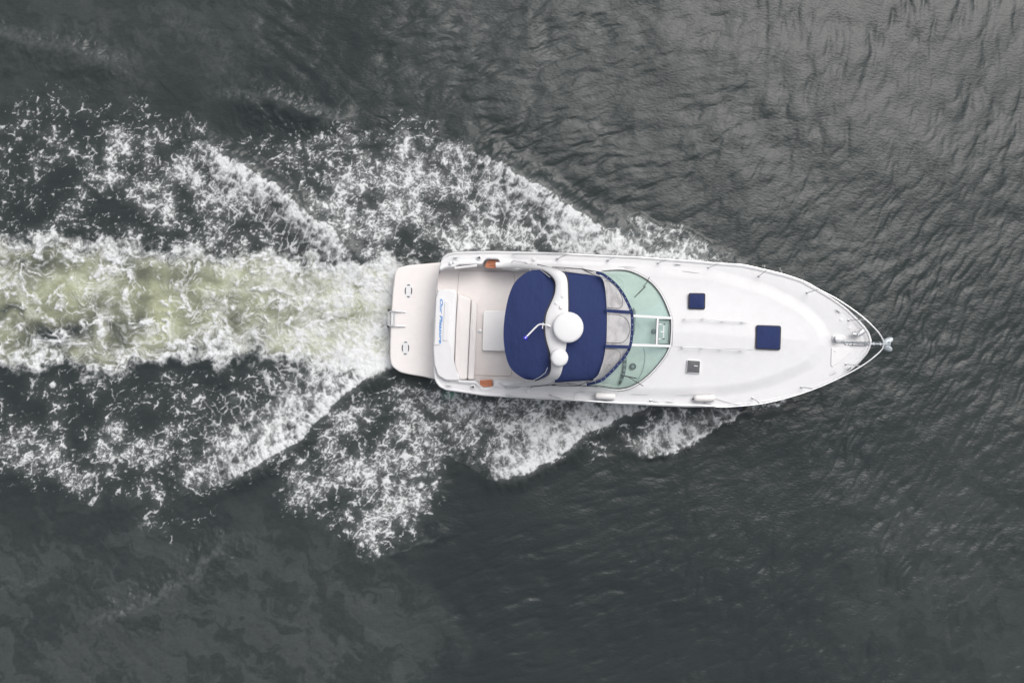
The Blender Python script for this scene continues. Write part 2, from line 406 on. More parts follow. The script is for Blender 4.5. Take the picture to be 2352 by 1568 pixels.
def water_material():
    m, nt, b = node_mat("sea_water")
    N, L = nt.nodes, nt.links
    def attr(n):
        a = N.new("ShaderNodeAttribute"); a.attribute_name = n; return a
    def math_(op, a, c=None, clamp=False):
        x = N.new("ShaderNodeMath"); x.operation = op; x.use_clamp = clamp
        for i, v in enumerate((a, c)):
            if v is None: continue
            if isinstance(v, (int, float)): x.inputs[i].default_value = v
            else: L.new(v, x.inputs[i])
        return x.outputs[0]
    def noise(scale, detail=2.0, rough=.5, vec=None):
        n = N.new("ShaderNodeTexNoise"); n.inputs['Scale'].default_value = scale
        n.inputs['Detail'].default_value = detail; n.inputs['Roughness'].default_value = rough
        if vec is not None: L.new(vec, n.inputs['Vector'])
        return n.outputs[0]
    def mix(fac, c1, c2):
        x = N.new("ShaderNodeMix"); x.data_type = 'RGBA'
        L.new(fac, x.inputs['Factor'])
        for nm, v in (('A', c1), ('B', c2)):
            sock = [s for s in x.inputs if s.name == nm and s.type == 'RGBA'][0]
            if isinstance(v, tuple): sock.default_value = (*v, 1)
            else: L.new(v, sock)
        return [s for s in x.outputs if s.type == 'RGBA'][0]
    geo = N.new("ShaderNodeNewGeometry")
    pos = geo.outputs['Position']
    foam, aer_sheen, wash = attr("foam").outputs['Fac'], attr("aer_sheen").outputs['Fac'], attr("wash").outputs['Fac']
    # fine frothy grain breaks the foam edge below the mesh spacing
    grain = noise(34.0, 3.0, .65, pos)
    f = math_('ADD', foam, math_('MULTIPLY', math_('SUBTRACT', grain, .5), math_('MULTIPLY', math_('MULTIPLY', foam, math_('SUBTRACT', 1.0, foam)), 2.2)), True)
    body = noise(.22, 3.0, .5, pos)
    deep = mix(body, (.022, .0305, .031), (.035, .0415, .0425))
    turbid_sheen = mix(wash, (.13, .14, .14), (.40, .42, .275))  # colour of bubbly water and of the painted sky sheen
    base = mix(attr('emerald').outputs['Fac'], mix(aer_sheen, deep, turbid_sheen), (.045, .20, .135))
    froth = noise(11.0, 3.0, .6, pos)
    white = mix(froth, (.66, .68, .69), (.86, .87, .88))
    L.new(mix(f, base, white), b.inputs['Base Color'])
    rr = N.new("ShaderNodeMapRange"); L.new(f, rr.inputs[0]); rr.inputs[3].default_value = .07; rr.inputs[4].default_value = .75
    L.new(rr.outputs[0], b.inputs['Roughness'])
    b.inputs['IOR'].default_value = 1.333
    sp = N.new("ShaderNodeMapRange"); L.new(f, sp.inputs[0]); sp.inputs[3].default_value = .53; sp.inputs[4].default_value = .15
    L.new(sp.outputs[0], b.inputs['Specular IOR Level'])
    mp = N.new("ShaderNodeMapping"); mp.inputs['Rotation'].default_value = (0, 0, .45); mp.inputs['Scale'].default_value = (1, 1.9, 1)
    L.new(pos, mp.inputs['Vector'])
    rip = noise(9.0, 4.0, .58, mp.outputs[0])
    hgt = math_('ADD', math_('MULTIPLY', rip, .010), math_('MULTIPLY', math_('MULTIPLY', grain, f), .02))
    bump = N.new("ShaderNodeBump"); bump.inputs['Strength'].default_value = 1.0; bump.inputs['Distance'].default_value = 1.0
    L.new(hgt, bump.inputs['Height'])
    nn = N.new("ShaderNodeVectorMath"); nn.operation = 'NORMALIZE'
    L.new(attr("nrm").outputs['Vector'], nn.inputs[0])
    L.new(nn.outputs[0], bump.inputs['Normal'])
    L.new(bump.outputs[0], b.inputs['Normal'])
    return m

build_water()
# ------------------------------------------------------------------ materials of the boat
def plain(name, col, rough=.4, metal=0.0, spec=.5, grain=0.0, gscale=18.0, bump=0.0, bscale=200.0, coat=0.0):
    m, nt, b = node_mat(name)
    b.inputs['Base Color'].default_value = (*col, 1)
    b.inputs['Roughness'].default_value = rough; b.inputs['Metallic'].default_value = metal
    b.inputs['Specular IOR Level'].default_value = spec
    b.inputs['Coat Weight'].default_value = coat; b.inputs['Coat Roughness'].default_value = .08
    N, L = nt.nodes, nt.links
    if grain or bump:
        tc = N.new("ShaderNodeTexCoord")
    if grain:
        n = N.new("ShaderNodeTexNoise"); n.inputs['Scale'].default_value = gscale; n.inputs['Detail'].default_value = 5; n.inputs['Roughness'].default_value = .62
        L.new(tc.outputs['Object'], n.inputs['Vector'])
        r = N.new("ShaderNodeMapRange"); r.inputs[1].default_value = .3; r.inputs[2].default_value = .7
        r.inputs[3].default_value = 1 - grain; r.inputs[4].default_value = 1 + grain * .6
        L.new(n.outputs[0], r.inputs[0])
        mx = N.new("ShaderNodeVectorMath"); mx.operation = 'SCALE'; mx.inputs[0].default_value = col
        L.new(r.outputs[0], mx.inputs['Scale']); L.new(mx.outputs[0], b.inputs['Base Color'])
    if bump:
        n2 = N.new("ShaderNodeTexNoise"); n2.inputs['Scale'].default_value = bscale; n2.inputs['Detail'].default_value = 3
        L.new(tc.outputs['Object'], n2.inputs['Vector'])
        bp = N.new("ShaderNodeBump"); bp.inputs['Strength'].default_value = 1; bp.inputs['Distance'].default_value = bump
        L.new(n2.outputs[0], bp.inputs['Height']); L.new(bp.outputs[0], b.inputs['Normal'])
    return m

def crease(m, scale, dist):
    """wide soft creases under the fine weave"""
    nt = m.node_tree; N, L = nt.nodes, nt.links; b = N['Principled BSDF']
    tc = N.new("ShaderNodeTexCoord"); mp = N.new("ShaderNodeMapping"); mp.inputs['Scale'].default_value = (1, .45, 1); mp.inputs['Rotation'].default_value = (0, 0, .3)
    n = N.new("ShaderNodeTexNoise"); n.inputs['Scale'].default_value = scale; n.inputs['Detail'].default_value = 2
    L.new(tc.outputs['Object'], mp.inputs['Vector']); L.new(mp.outputs[0], n.inputs['Vector'])
    bp = N.new("ShaderNodeBump"); bp.inputs['Distance'].default_value = dist; L.new(n.outputs[0], bp.inputs['Height'])
    if b.inputs['Normal'].links: L.new(b.inputs['Normal'].links[0].from_socket.node.outputs[0], bp.inputs['Normal'])
    L.new(bp.outputs[0], b.inputs['Normal'])

def clear(name, tint, gloss_rough=.05, haze=(0, 0, 0), haze_fac=0.0):
    m, nt, b = node_mat(name)
    N, L = nt.nodes, nt.links
    N.remove(b)
    out = N['Material Output']
    t = N.new("ShaderNodeBsdfTransparent"); t.inputs[0].default_value = (*tint, 1)
    g = N.new("ShaderNodeBsdfGlossy"); g.inputs['Roughness'].default_value = gloss_rough
    lw = N.new("ShaderNodeLayerWeight"); lw.inputs[0].default_value = .5
    pw = N.new("ShaderNodeMath"); pw.operation = 'POWER'; pw.inputs[1].default_value = 4.0; L.new(lw.outputs['Facing'], pw.inputs[0])
    fr = N.new("ShaderNodeMath"); fr.operation = 'MULTIPLY_ADD'; fr.inputs[1].default_value = .55; fr.inputs[2].default_value = .03; L.new(pw.outputs[0], fr.inputs[0])
    cur = t.outputs[0]
    if haze_fac:
        d = N.new("ShaderNodeBsdfDiffuse"); d.inputs[0].default_value = (*haze, 1)
        n = N.new("ShaderNodeTexNoise"); n.inputs['Scale'].default_value = 2.4; n.inputs['Detail'].default_value = 3
        tc = N.new("ShaderNodeTexCoord"); L.new(tc.outputs['Object'], n.inputs['Vector'])
        r = N.new("ShaderNodeMapRange"); r.inputs[1].default_value = .42; r.inputs[2].default_value = .62; r.inputs[3].default_value = haze_fac * .75; r.inputs[4].default_value = haze_fac * 1.35
        L.new(n.outputs[0], r.inputs[0])
        mh = N.new("ShaderNodeMixShader"); L.new(r.outputs[0], mh.inputs[0])
        L.new(cur, mh.inputs[1]); L.new(d.outputs[0], mh.inputs[2]); cur = mh.outputs[0]
    mx = N.new("ShaderNodeMixShader"); L.new(fr.outputs[0], mx.inputs[0]); L.new(cur, mx.inputs[1]); L.new(g.outputs[0], mx.inputs[2])
    L.new(mx.outputs[0], out.inputs['Surface'])
    return m

M = dict(
    gel=plain("white_gelcoat", (.775, .77, .78), .30, grain=.025, gscale=5, coat=.3),
    nonskid=plain("nonskid_gelcoat", (.755, .752, .765), .55, grain=.03, gscale=4, bump=.0015, bscale=300),
    cream=plain("cream_gelcoat", (.83, .79, .775), .42, grain=.03, gscale=5),
    sole=plain("cockpit_floor", (.80, .755, .74), .55, grain=.035, gscale=7, bump=.001, bscale=320),
    vinyl=plain("seat_vinyl", (.78, .745, .735), .48, grain=.02, gscale=6),
    navy=plain("navy_canvas", (.029, .044, .132), .82, spec=.2, grain=.20, gscale=60, bump=.004, bscale=160),
    trim=plain("charcoal_binding", (.060, .060, .075), .8, spec=.2, grain=.15, gscale=60),
    dark=plain("black_rubber", (.03, .03, .033), .6, grain=.15, gscale=50),
    grey=plain("smoked_acrylic", (.10, .10, .11), .25, grain=.10, gscale=12),
    dash=plain("dashboard_vinyl", (.74, .73, .71), .5, grain=.03, gscale=8),
    beige=plain("beige_vinyl", (.52, .47, .43), .55, grain=.05, gscale=8),
    slate=plain("slate_panel", (.26, .275, .31), .5, grain=.12, gscale=6),
    steel=plain("stainless_steel", (.90, .90, .91), .32, metal=.8),
    dull=plain("brushed_aluminium", (.62, .63, .65), .38, metal=.7),
    galv=plain("galvanised_steel", (.55, .60, .64), .5, metal=.35, grain=.12, gscale=25),
    teak=plain("teak", (.66, .27, .15), .6, grain=.28, gscale=30),
    teakd=plain("teak_grate_floor", (.34, .12, .06), .7, grain=.2, gscale=30),
    paint=plain("white_powder_coat", (.785, .785, .795), .35),
    panel=plain("white_laminate", (.88, .87, .875), .4, grain=.02, gscale=6),
    rope=plain("rope_fibre", (.55, .55, .56), .9, grain=.2, gscale=90),
    bluerope=plain("blue_rope", (.06, .07, .30), .9, grain=.2, gscale=90),
    fender=plain("white_fender_vinyl", (.79, .775, .77), .45, grain=.03, gscale=8),
    fender2=plain("cream_fender_vinyl", (.80, .77, .755), .45, grain=.04, gscale=8),
    blue=plain("blue_lettering", (.03, .24, .62), .4),
    blueglass=plain("blue_lamp_glass", (.03, .02, .55), .15, coat=.5),
    peach=plain("peach_plastic", (.72, .42, .30), .5),
    glass=clear("teal_tinted_glass", (.895, .958, .942), .04, (.60, .72, .66), .06),
    film=clear("clear_vinyl_film", (.95, .945, .95), .12, (.78, .76, .77), .42),
)

crease(M['navy'], 3.0, .05); crease(M['vinyl'], 4.0, .02)

# ------------------------------------------------------------------ mesh helpers (plan units in, metres out)
BOAT_AT = Vector(plan(1450, 760, 0.0))
def mesh_obj(name, verts, faces, mat, parent, smooth=True, org=None):
    org = BOAT_AT if org is None else org
    me = bpy.data.meshes.new(name)
    me.from_pydata([tuple(Vector(v) - org) for v in verts], [], faces)
    bm = bmesh.new(); bm.from_mesh(me)
    bmesh.ops.recalc_face_normals(bm, faces=bm.faces[:])
    bm.to_mesh(me); bm.free()
    me.polygons.foreach_set("use_smooth", [smooth] * len(me.polygons))
    if smooth: me.set_sharp_from_angle(angle=R(38))
    me.materials.append(mat); me.update()
    return link(bpy.data.objects.new(name, me), parent)

def Z1(*p): return [(871.1 + .2381 * x, 553.1 + .2381 * y) for x, y in p]
def Z2(*p): return [(1133.8 + .2381 * x, 553.1 + .2381 * y) for x, y in p]
def Z3(*p): return [(1341.3 + .2381 * x, 566.9 + .2381 * y) for x, y in p]
def Z4(*p): return [(1659.3 + .2381 * x, 580.7 + .2381 * y) for x, y in p]

def resample(pts, n, closed=False):
    p = np.array(pts, float)
    if closed: p = np.vstack([p, p[:1]])
    d = np.r_[0, np.cumsum(np.hypot(*np.diff(p[:, :2], axis=0).T))]
    t = np.linspace(0, d[-1], n, endpoint=not closed)
    return np.stack([np.interp(t, d, p[:, k]) for k in range(p.shape[1])], 1)

def smooth_line(pts, n, closed=False):
    """Catmull-Rom through the points, evenly resampled"""
    p = [np.array(q, float) for q in pts]; m = len(p); out = []
    rng = range(m if closed else m - 1)
    for i in rng:
        a = p[(i - 1) % m] if closed or i > 0 else 2 * p[0] - p[1]
        b = p[i]; c = p[(i + 1) % m]
        d = p[(i + 2) % m] if closed or i + 2 < m else 2 * p[-1] - p[-2]
        for t in np.linspace(0, 1, 8, endpoint=False):
            out.append(.5 * ((2 * b) + (c - a) * t + (2 * a - 5 * b + 4 * c - d) * t * t + (3 * b - a - 3 * c + d) * t ** 3))
    if not closed: out.append(p[-1])
    return resample(out, n, closed)

def round_poly(pts, r, seg=4):
    """round the corners of a polygon (plan units)"""
    out = []; n = len(pts)
    for i in range(n):
        a, b, c = (np.array(pts[(i + k) % n], float) for k in (-1, 0, 1))
        u = a - b; v = c - b; lu, lv = np.linalg.norm(u), np.linalg.norm(v)
        q = min(r, lu * .45, lv * .45); s = b + u / lu * q; e = b + v / lv * q
        for t in np.linspace(0, 1, seg + 1):
            out.append(tuple((1 - t) ** 2 * s + 2 * t * (1 - t) * b + t * t * e))
    return out

def inset(pts, d):
    """move a closed outline inwards by d plan units"""
    p = np.array(pts, float)
    area = .5 * np.sum(p[:, 0] * np.roll(p[:, 1], -1) - np.roll(p[:, 0], -1) * p[:, 1])
    e = np.roll(p, -1, 0) - np.roll(p, 1, 0)
    n = np.stack([-e[:, 1], e[:, 0]], 1); n /= np.linalg.norm(n, axis=1, keepdims=True) + 1e-9
    return p + n * d * (1 if area > 0 else -1)

def prism(name, outline, z0, z1, mat, parent, bev=1.6, seg=3, dome=0.0, zt=None):
    """solid with the given plan outline from z0 to z1, its upper edge rounded; zt(px, py) tilts the top"""
    rings = [(0, z0), (0, z1 - bev * U)]
    for k in range(1, seg + 1):
        a = math.pi / 2 * k / seg
        rings.append((bev * (1 - math.cos(a)), z1 - bev * U * (1 - math.sin(a))))
    rings.append((bev + .5, z1))
    verts, faces = [], []; n = len(outline)
    for d, z in rings:
        for (x, y) in (inset(outline, d) if d else outline):
            dz = zt(x, y) if (zt and z > z0) else 0
            verts.append(plan(x, y, z + dz))
    for r in range(len(rings) - 1):
        for i in range(n):
            j = (i + 1) % n
            faces.append((r * n + i, r * n + j, (r + 1) * n + j, (r + 1) * n + i))
    last = (len(rings) - 1) * n
    if dome:
        top = np.array([inset(outline, bev + .5)[i] for i in range(n)]); c = top.mean(0)
        prev = last
        for f, h in ((.75, .45), (.45, .8), (.18, .97)):
            base = len(verts)
            for x, y in c + (top - c) * f:
                verts.append(plan(x, y, z1 + dome * h + (zt(x, y) if zt else 0)))
            for i in range(n):
                j = (i + 1) % n; faces.append((prev + i, prev + j, base + j, base + i))
            prev = base
        verts.append(plan(*c, z1 + dome + (zt(*c) if zt else 0)))
        for i in range(n): faces.append((prev + i, prev + (i + 1) % n, len(verts) - 1))
    else:
        faces.append(tuple(range(last, last + n)))
    faces.append(tuple(range(n - 1, -1, -1)))
    return mesh_obj(name, verts, faces, mat, parent)

def patch(name, A, B, zf, mat, parent, nu=40, nv=16, thick=.02):
    """sheet of real thickness between two edge lines; zf(s, t, px, py) is its height"""
    A = resample(A, nu); B = resample(B, nu)
    top = []
    for i in range(nu):
        for j in range(nv):
            t = j / (nv - 1); x, y = A[i] * (1 - t) + B[i] * t
            top.append((x, y, zf(i / (nu - 1), t, x, y)))
    verts = [plan(*q) for q in top]
    n = len(verts)
    verts += [(v[0], v[1], v[2] - thick) for v in verts]
    f = []
    for i in range(nu - 1):
        for j in range(nv - 1):
            a, b, c, d = i * nv + j, i * nv + j + 1, (i + 1) * nv + j + 1, (i + 1) * nv + j
            f.append((a, b, c, d)); f.append((n + d, n + c, n + b, n + a))
    rim = [i * nv for i in range(nu)] + [(nu - 1) * nv + j for j in range(1, nv)] + [i * nv + nv - 1 for i in range(nu - 2, -1, -1)] + [j for j in range(nv - 2, 0, -1)]
    for k in range(len(rim)):
        a, b = rim[k], rim[(k + 1) % len(rim)]
        f.append((a, n + a, n + b, b))
    return mesh_obj(name, verts, f, mat, parent)

def tube_geo(pts, r, n=8, closed=False, cap=True):
    """a round bar along points in metres"""
    P = [Vector(p) for p in pts]; m = len(P); verts, faces = [], []
    up = None
    for i in range(m):
        t = (P[(i + 1) % m] - P[i - 1]) if (closed or 0 < i < m - 1) else (P[1] - P[0] if i == 0 else P[-1] - P[-2])
        t.normalize()
        if up is None: up = Vector((0, 0, 1)) if abs(t.z) < .9 else Vector((1, 0, 0))
        s = t.cross(up); s.normalize(); w = s.cross(t); up = w
        rr = r[i] if isinstance(r, (list, tuple)) else r
        for k in range(n):
            a = 2 * math.pi * k / n
            verts.append(P[i] + (s * math.cos(a) + w * math.sin(a)) * rr)
    for i in range(m if closed else m - 1):
        for k in range(n):
            a = i * n + k; b = i * n + (k + 1) % n; j = (i + 1) % m
            faces.append((a, b, j * n + (k + 1) % n, j * n + k))
    if cap and not closed:
        faces.append(tuple(range(n - 1, -1, -1))); faces.append(tuple((m - 1) * n + k for k in range(n)))
    return verts, faces

def join(*geos):
    V, F = [], []
    for v, f in geos:
        o = len(V); V += list(v); F += [tuple(i + o for i in q) for q in f]
    return V, F

def tube(name, pts, r, mat, parent, n=8, closed=False):
    """pts: (px, py, z) in plan units"""
    v, f = tube_geo([plan(*p) for p in pts], r, n, closed)
    return mesh_obj(name, v, f, mat, parent)

def lathe_geo(cx, cy, prof, n=24, tilt=None):
    """prof: (radius m, z m) from the bottom up, around the plan point"""
    x0, y0, _ = plan(cx, cy, prof[0][1]); v, f = [], []
    for r, z in prof:
        for k in range(n):
            a = 2 * math.pi * k / n; v.append(Vector((x0 + r * math.cos(a), y0 + r * math.sin(a), z)))
    for i in range(len(prof) - 1):
        for k in range(n):
            f.append((i * n + k, i * n + (k + 1) % n, (i + 1) * n + (k + 1) % n, (i + 1) * n + k))
    f.append(tuple(range(n - 1, -1, -1))); f.append(tuple((len(prof) - 1) * n + k for k in range(n)))
    return v, f
def lathe(name, cx, cy, prof, mat, parent, n=24):
    v, f = lathe_geo(cx, cy, prof, n); return mesh_obj(name, v, f, mat, parent)
def px_m(n, z): return n * U * (CAM_H - z) / CAM_H        # plan units to metres at height z

# ------------------------------------------------------------------ the motor yacht
boat = bpy.data.objects.new("motor_yacht", None); link(boat); boat.location = BOAT_AT
tag(boat, "white motor yacht with navy canvas tops and teal windscreen cruising on the dark sea", "boat")

S0 = np.array([1000.0, 735.0]); EA = np.array([997.0, 53.0]); LA = np.linalg.norm(EA); EA /= LA; NA = np.array([-EA[1], EA[0]])
PORT = Z1((522, 800), (530, 660), (555, 450), (572, 330), (585, 240), (598, 190), (622, 152), (660, 128), (720, 113), (800, 108)) + Z2((0, 103), (400, 112), (700, 122), (1000, 136)) + \
    Z3((500, 97), (1000, 135), (1340, 163)) + Z4((200, 120), (400, 166), (600, 216), (760, 266), (900, 345), (1000, 401), (1100, 466), (1200, 541), (1300, 636), (1370, 711), (1410, 771), (1430, 825), (1437, 870))
STBD = Z1((522, 800), (518, 950), (518, 1100), (524, 1260), (533, 1330), (548, 1365), (580, 1405), (640, 1436), (800, 1460), (1000, 1490)) + Z2((0, 1497), (500, 1524), (1000, 1552)) + \
    Z3((300, 1511), (700, 1530), (1000, 1541), (1200, 1541)) + Z4((0, 1483), (300, 1460), (500, 1425), (700, 1375), (800, 1340), (900, 1300), (1000, 1260), (1100, 1215), (1200, 1160), (1270, 1105), (1330, 1050), (1390, 980), (1425, 920), (1437, 870))
def al_of(p): d = np.array(p, float) - S0; return d @ EA, d @ NA
_pa = np.array([al_of(p) for p in PORT]); _sa = np.array([al_of(p) for p in STBD])
A0, A1 = _pa[0, 0], _pa[-1, 0]
_q = np.linspace(0, 1, 460); AS = A0 + (A1 - A0) * (.5 - .5 * np.cos(np.pi * _q)) * .75 + (A1 - A0) * _q * .25
def _mono(c): o = np.argsort(c[:, 0], kind='stable'); return c[o, 0], c[o, 1]
LP = np.interp(AS, *_mono(_pa)); LS = np.interp(AS, *_mono(_sa))
LP[0] = LS[0] = .5 * (LP[0] + LS[0])

def z_gun(px): return 1.30 + .42 * np.clip((np.asarray(px, float) - 1000) / 1000, 0, 1) ** 1.6

TRUNK = Z3((0, 200), (350, 196), (860, 232), (1200, 258), (1334, 285)) + Z4((0, 232), (200, 282), (450, 362), (650, 460), (800, 552), (930, 680), (992, 800), (985, 900), (930, 1000), (850, 1080), (700, 1150), (500, 1232), (250, 1300), (0, 1336)) + \
    Z3((1250, 1396), (880, 1418), (400, 1412), (0, 1388))
WELL = Z1((575, 300), (640, 268), (730, 262), (760, 240), (940, 232), (1000, 240), (1010, 200), (1040, 180), (1150, 184), (1160, 262), (1330, 290)) + Z2((300, 275), (560, 310), (700, 300), (900, 320), (1020, 360), (1140, 470), (1210, 600), (1230, 820), (1200, 1020), (1130, 1180), (1000, 1300), (800, 1345), (400, 1345), (0, 1338)) + \
    Z1((1098, 1338), (1098, 1402), (1000, 1410), (960, 1370), (940, 1344), (780, 1340), (700, 1300), (560, 1240), (545, 900), (555, 600), (560, 420))
WELL = round_poly(WELL, 4, 2)
Z_SOLE = .78

def deck_height(X, Y, edge):
    """edge: distance to the deck edge in plan units"""
    z = z_gun(X) + .03 * (1 - sst(1.5, 6, edge)) * sst(-.5, 1.2, edge)
    tr = poly_sd(X, Y, TRUNK)
    z = z + .075 * sst(-14, 16, tr) + .13 * sst(-5, 175, tr)
    fore = sst(1900, 1990, X)
    z = z - .03 * fore * sst(6, 16, edge)
    coam = .10 * sst(1300, 1150, X) if False else .06 * (1 - sst(1380, 1440, X)) * sst(16, 26, edge)
    z = z + coam
    wl = poly_sd(X, Y, WELL)
    z = z + .025 * np.exp(-((wl + 5.5) / 3.5) ** 2)
    z = z * (1 - sst(-1.5, 2.2, wl)) + (Z_SOLE - .03) * sst(-1.5, 2.2, wl)
    return z

def build_deck():
    nv = 170
    t = np.linspace(0, 1, nv); t = t * .6 + (.5 - .5 * np.cos(np.pi * t)) * .4
    L = LP[:, None] * (1 - t) + LS[:, None] * t
    P = S0 + AS[:, None, None] * EA + L[..., None] * NA
    X = P[..., 0].astype(np.float32); Y = P[..., 1].astype(np.float32)
    outline = [tuple(p) for p in np.vstack([P[::6, 0], P[-1:, 0], P[::-1][::6, -1]])]
    edge = np.abs(poly_sd(X, Y, outline))
    edge[0] = 0; edge[-1] = 0; edge[:, 0] = 0; edge[:, -1] = 0
    Z = deck_height(X, Y, edge)
    n, m = X.shape
    k = U * (CAM_H - Z) / CAM_H
    verts = np.stack([(X - 1176) * k, (784 - Y) * k, Z], -1).reshape(-1, 3)
    idx = np.arange(n * m).reshape(n, m)
    q = np.stack([idx[:-1, :-1], idx[:-1, 1:], idx[1:, 1:], idx[1:, :-1]], -1).reshape(-1, 4)
    me = bpy.data.meshes.new("deck")
    me.from_pydata((verts - np.array(BOAT_AT)).tolist(), [], q.tolist())
    me.flip_normals() if me.polygons[len(q) // 2].normal.z < 0 else None
    me.polygons.foreach_set("use_smooth", [True] * len(q)); me.materials.append(M['nonskid']); me.update()
    link(bpy.data.objects.new("deck", me), boat)
    # hull: deck edge, rub rail, topsides down below the water
    ring = [(AS[i], LP[i]) for i in range(0, len(AS), 3)] + [(AS[-1], LP[-1])] + [(AS[i], LS[i]) for i in range(len(AS) - 1, 0, -3)]
    lay = [(1.0, 0, 0.0, 0, 0), (1.0, 0, -.005, .4, 0), (1.0, 0, -.03, 1.0, 0), (1.0, 0, -.09, 1.0, 0), (1.0, 0, -.11, -.5, 0), (.95, .010, -.55, -1, .35), (.88, .03, -1.0, -2, .7), (.80, .075, -1.45, -4, 1), (.55, .11, -2.0, -6, 1)]
    v, f = [], []; c = len(ring)
    for fl, rk, dz, out, hf in lay:
        for a, l in ring:
            g = max(0, a / A1)
            fl2 = 1 - (1 - fl) * (.7 + 1.2 * g ** 3)
            aa = a - rk * A1 * g ** 3 * 2.0 + (1 - hf * 0) * 0
            ll = l * fl2 + math.copysign(min(abs(out), abs(l)), l) * (1 if out > 0 else 0)
            if a < 12: aa = aa + (6 * hf)
            p = S0 + aa * EA + ll * NA
            zz = float(z_gun(p[0])) + dz
            v.append(plan(p[0], p[1], max(zz, -.5)))
    for r in range(len(lay) - 1):
        for i in range(c):
            j = (i + 1) % c; f.append((r * c + i, r * c + j, (r + 1) * c + j, (r + 1) * c + i))
    mesh_obj("hull", v, f, M['gel'], boat)
    ed = []
    for a, l in ring[6:-6]:
        p = S0 + a * EA + l * NA; ed.append((p[0], p[1], float(z_gun(p[0])) - .055))
    tube("rub_rail", ed, .020, M['dull'], boat, 6)
build_deck()
def dz_at(px, py):
    """height of the deck surface at a plan point"""
    o = np.array([[px]], np.float32), np.array([[py]], np.float32)
    return float(deck_height(o[0], o[1], np.full((1, 1), 30, np.float32))[0, 0])
def dz1(p): return dz_at(*p)

# stern platform
pl = round_poly(Z1((620, 205), (440, 221), (270, 236), (175, 262), (150, 310), (131, 480), (115, 700), (107, 900), (102, 1100), (112, 1200), (190, 1264), (300, 1290), (420, 1308), (560, 1340)), 9, 3)
plat = prism("swim_platform", pl, .24, .50, M['cream'], boat, 3.2, 4)
prism("platform_underside", [tuple(p) for p in inset(pl, 7)], -.12, .238, M['dark'], boat, 1)
for cx, cy in Z1((282, 482), (253, 1033)):
    g = []
    for a0, a1 in ((-68, -112), (112, 68), (-30, 30), (150, 210)):
        aa = np.radians(np.linspace(a0, a1, 9))
        g.append(tube_geo([plan(cx + 7.4 * math.cos(a) - .8 * math.sin(a) * .4, cy + 13.6 * math.sin(a), .507) for a in aa], .013, 6))
    pad = prism("platform_fitting", [(cx + 9.6 * math.cos(a) - .3 * math.sin(a), cy + 17 * math.sin(a)) for a in np.linspace(0, 2 * math.pi, 32, endpoint=False)], .495, .503, M['gel'], boat, .3, 2)
    v, f = join(*g); mesh_obj("slot_ring", v, f, M['dark'], pad)
lad = bpy.data.objects.new("swim_ladder", None); link(lad, boat)
for y in (681, 822):
    q = Z1((245, y + 1), (180, y - 1), (120, y - 2), (95, y)); hz = (.525, .56, .56, .50)
    tube("ladder_rail", [(*p, z) for p, z in zip(q, hz)], .022, M['steel'], lad)
    lathe("ladder_foot", *Z1((243, y + 1))[0], [(.035, .50), (.035, .525), (.02, .53)], M['dull'], lad, 12)
prism("ladder_step", round_poly(Z1((84, 690), (108, 690), (104, 815), (80, 815)), 2), .40, .47, M['paint'], lad, 1)
prism("ladder_step", round_poly(Z1((113, 688), (134, 688), (131, 817), (110, 817)), 1), .50, .545, M['paint'], lad, .8)
prism("ladder_tread", Z1((92, 700), (98, 700), (95, 806), (89, 806)), .46, .478, M['dark'], lad, .4)
prism("ladder_plate", Z1((137, 688), (157, 688), (152, 817), (134, 817)), .495, .512, M['dull'], lad, .4)
for y, x in ((672, 98), (826, 92)):
    lathe("ladder_hinge", *Z1((x, y))[0], [(.035, .36), (.035, .50), (.025, .52)], M['dark'], lad, 10)

# cockpit
prism("cockpit_sole", [tuple(p) for p in inset(WELL, 1.5)], Z_SOLE - .05, Z_SOLE, M['sole'], boat, .6)
prism("engine_hatch", round_poly(Z1((770, 300), (800, 290), (1285, 300), (1305, 330), (1275, 1290), (1255, 1303), (760, 1290), (755, 500)), 6), Z_SOLE - .02, Z_SOLE + .014, M['sole'], boat, .7)
tube("hatch_gasket", [(*p, Z_SOLE + .008) for p in round_poly(Z1((770, 300), (800, 290), (1285, 300), (1305, 330), (1275, 1290), (1255, 1303), (760, 1290), (755, 500)), 6)], .008, M['beige'], boat, 6, True)
tr_out = round_poly(Z1((556, 500), (575, 472), (640, 466), (715, 468), (745, 490), (752, 520), (742, 700), (728, 1000), (722, 1180), (740, 1250), (780, 1305), (775, 1348), (640, 1345), (565, 1300), (530, 1190), (520, 1050), (524, 850), (540, 640)), 6, 3)
lock = prism("transom_locker", tr_out, .75, 1.44, M['gel'], boat, 3.5, 5, .03)
prism("locker_lid", round_poly(Z1((632, 584), (678, 585), (661, 964), (612, 962)), 3), 1.46, 1.488, M['gel'], lock, 1)
prism("seat_cushion", round_poly(Z1((756, 512), (884, 558), (848, 1332), (778, 1340), (745, 1255), (728, 1180), (736, 900)), 4), .9, 1.24, M['vinyl'], boat, 4, 4, .02)
prism("seat_cushion", round_poly(Z1((889, 560), (928, 588), (946, 622), (940, 800), (918, 1338), (852, 1334)), 4), .85, 1.22, M['vinyl'], boat, 4, 4, .015)
prism("cockpit_table", round_poly(Z1((1006, 672), (1330, 677), (1320, 1064), (992, 1058)), 6), .86, .895, M['panel'], boat, 1.0)
lathe("table_leg", *Z1((1150, 866))[0], [(.12, Z_SOLE), (.05, Z_SOLE + .03), (.045, .86)], M['steel'], boat, 14)
cup = lathe("cup_holder", *Z1((971, 871))[0], [(.055, Z_SOLE + .012), (.055, Z_SOLE + .022), (.045, Z_SOLE + .024)], M['dull'], boat, 16)
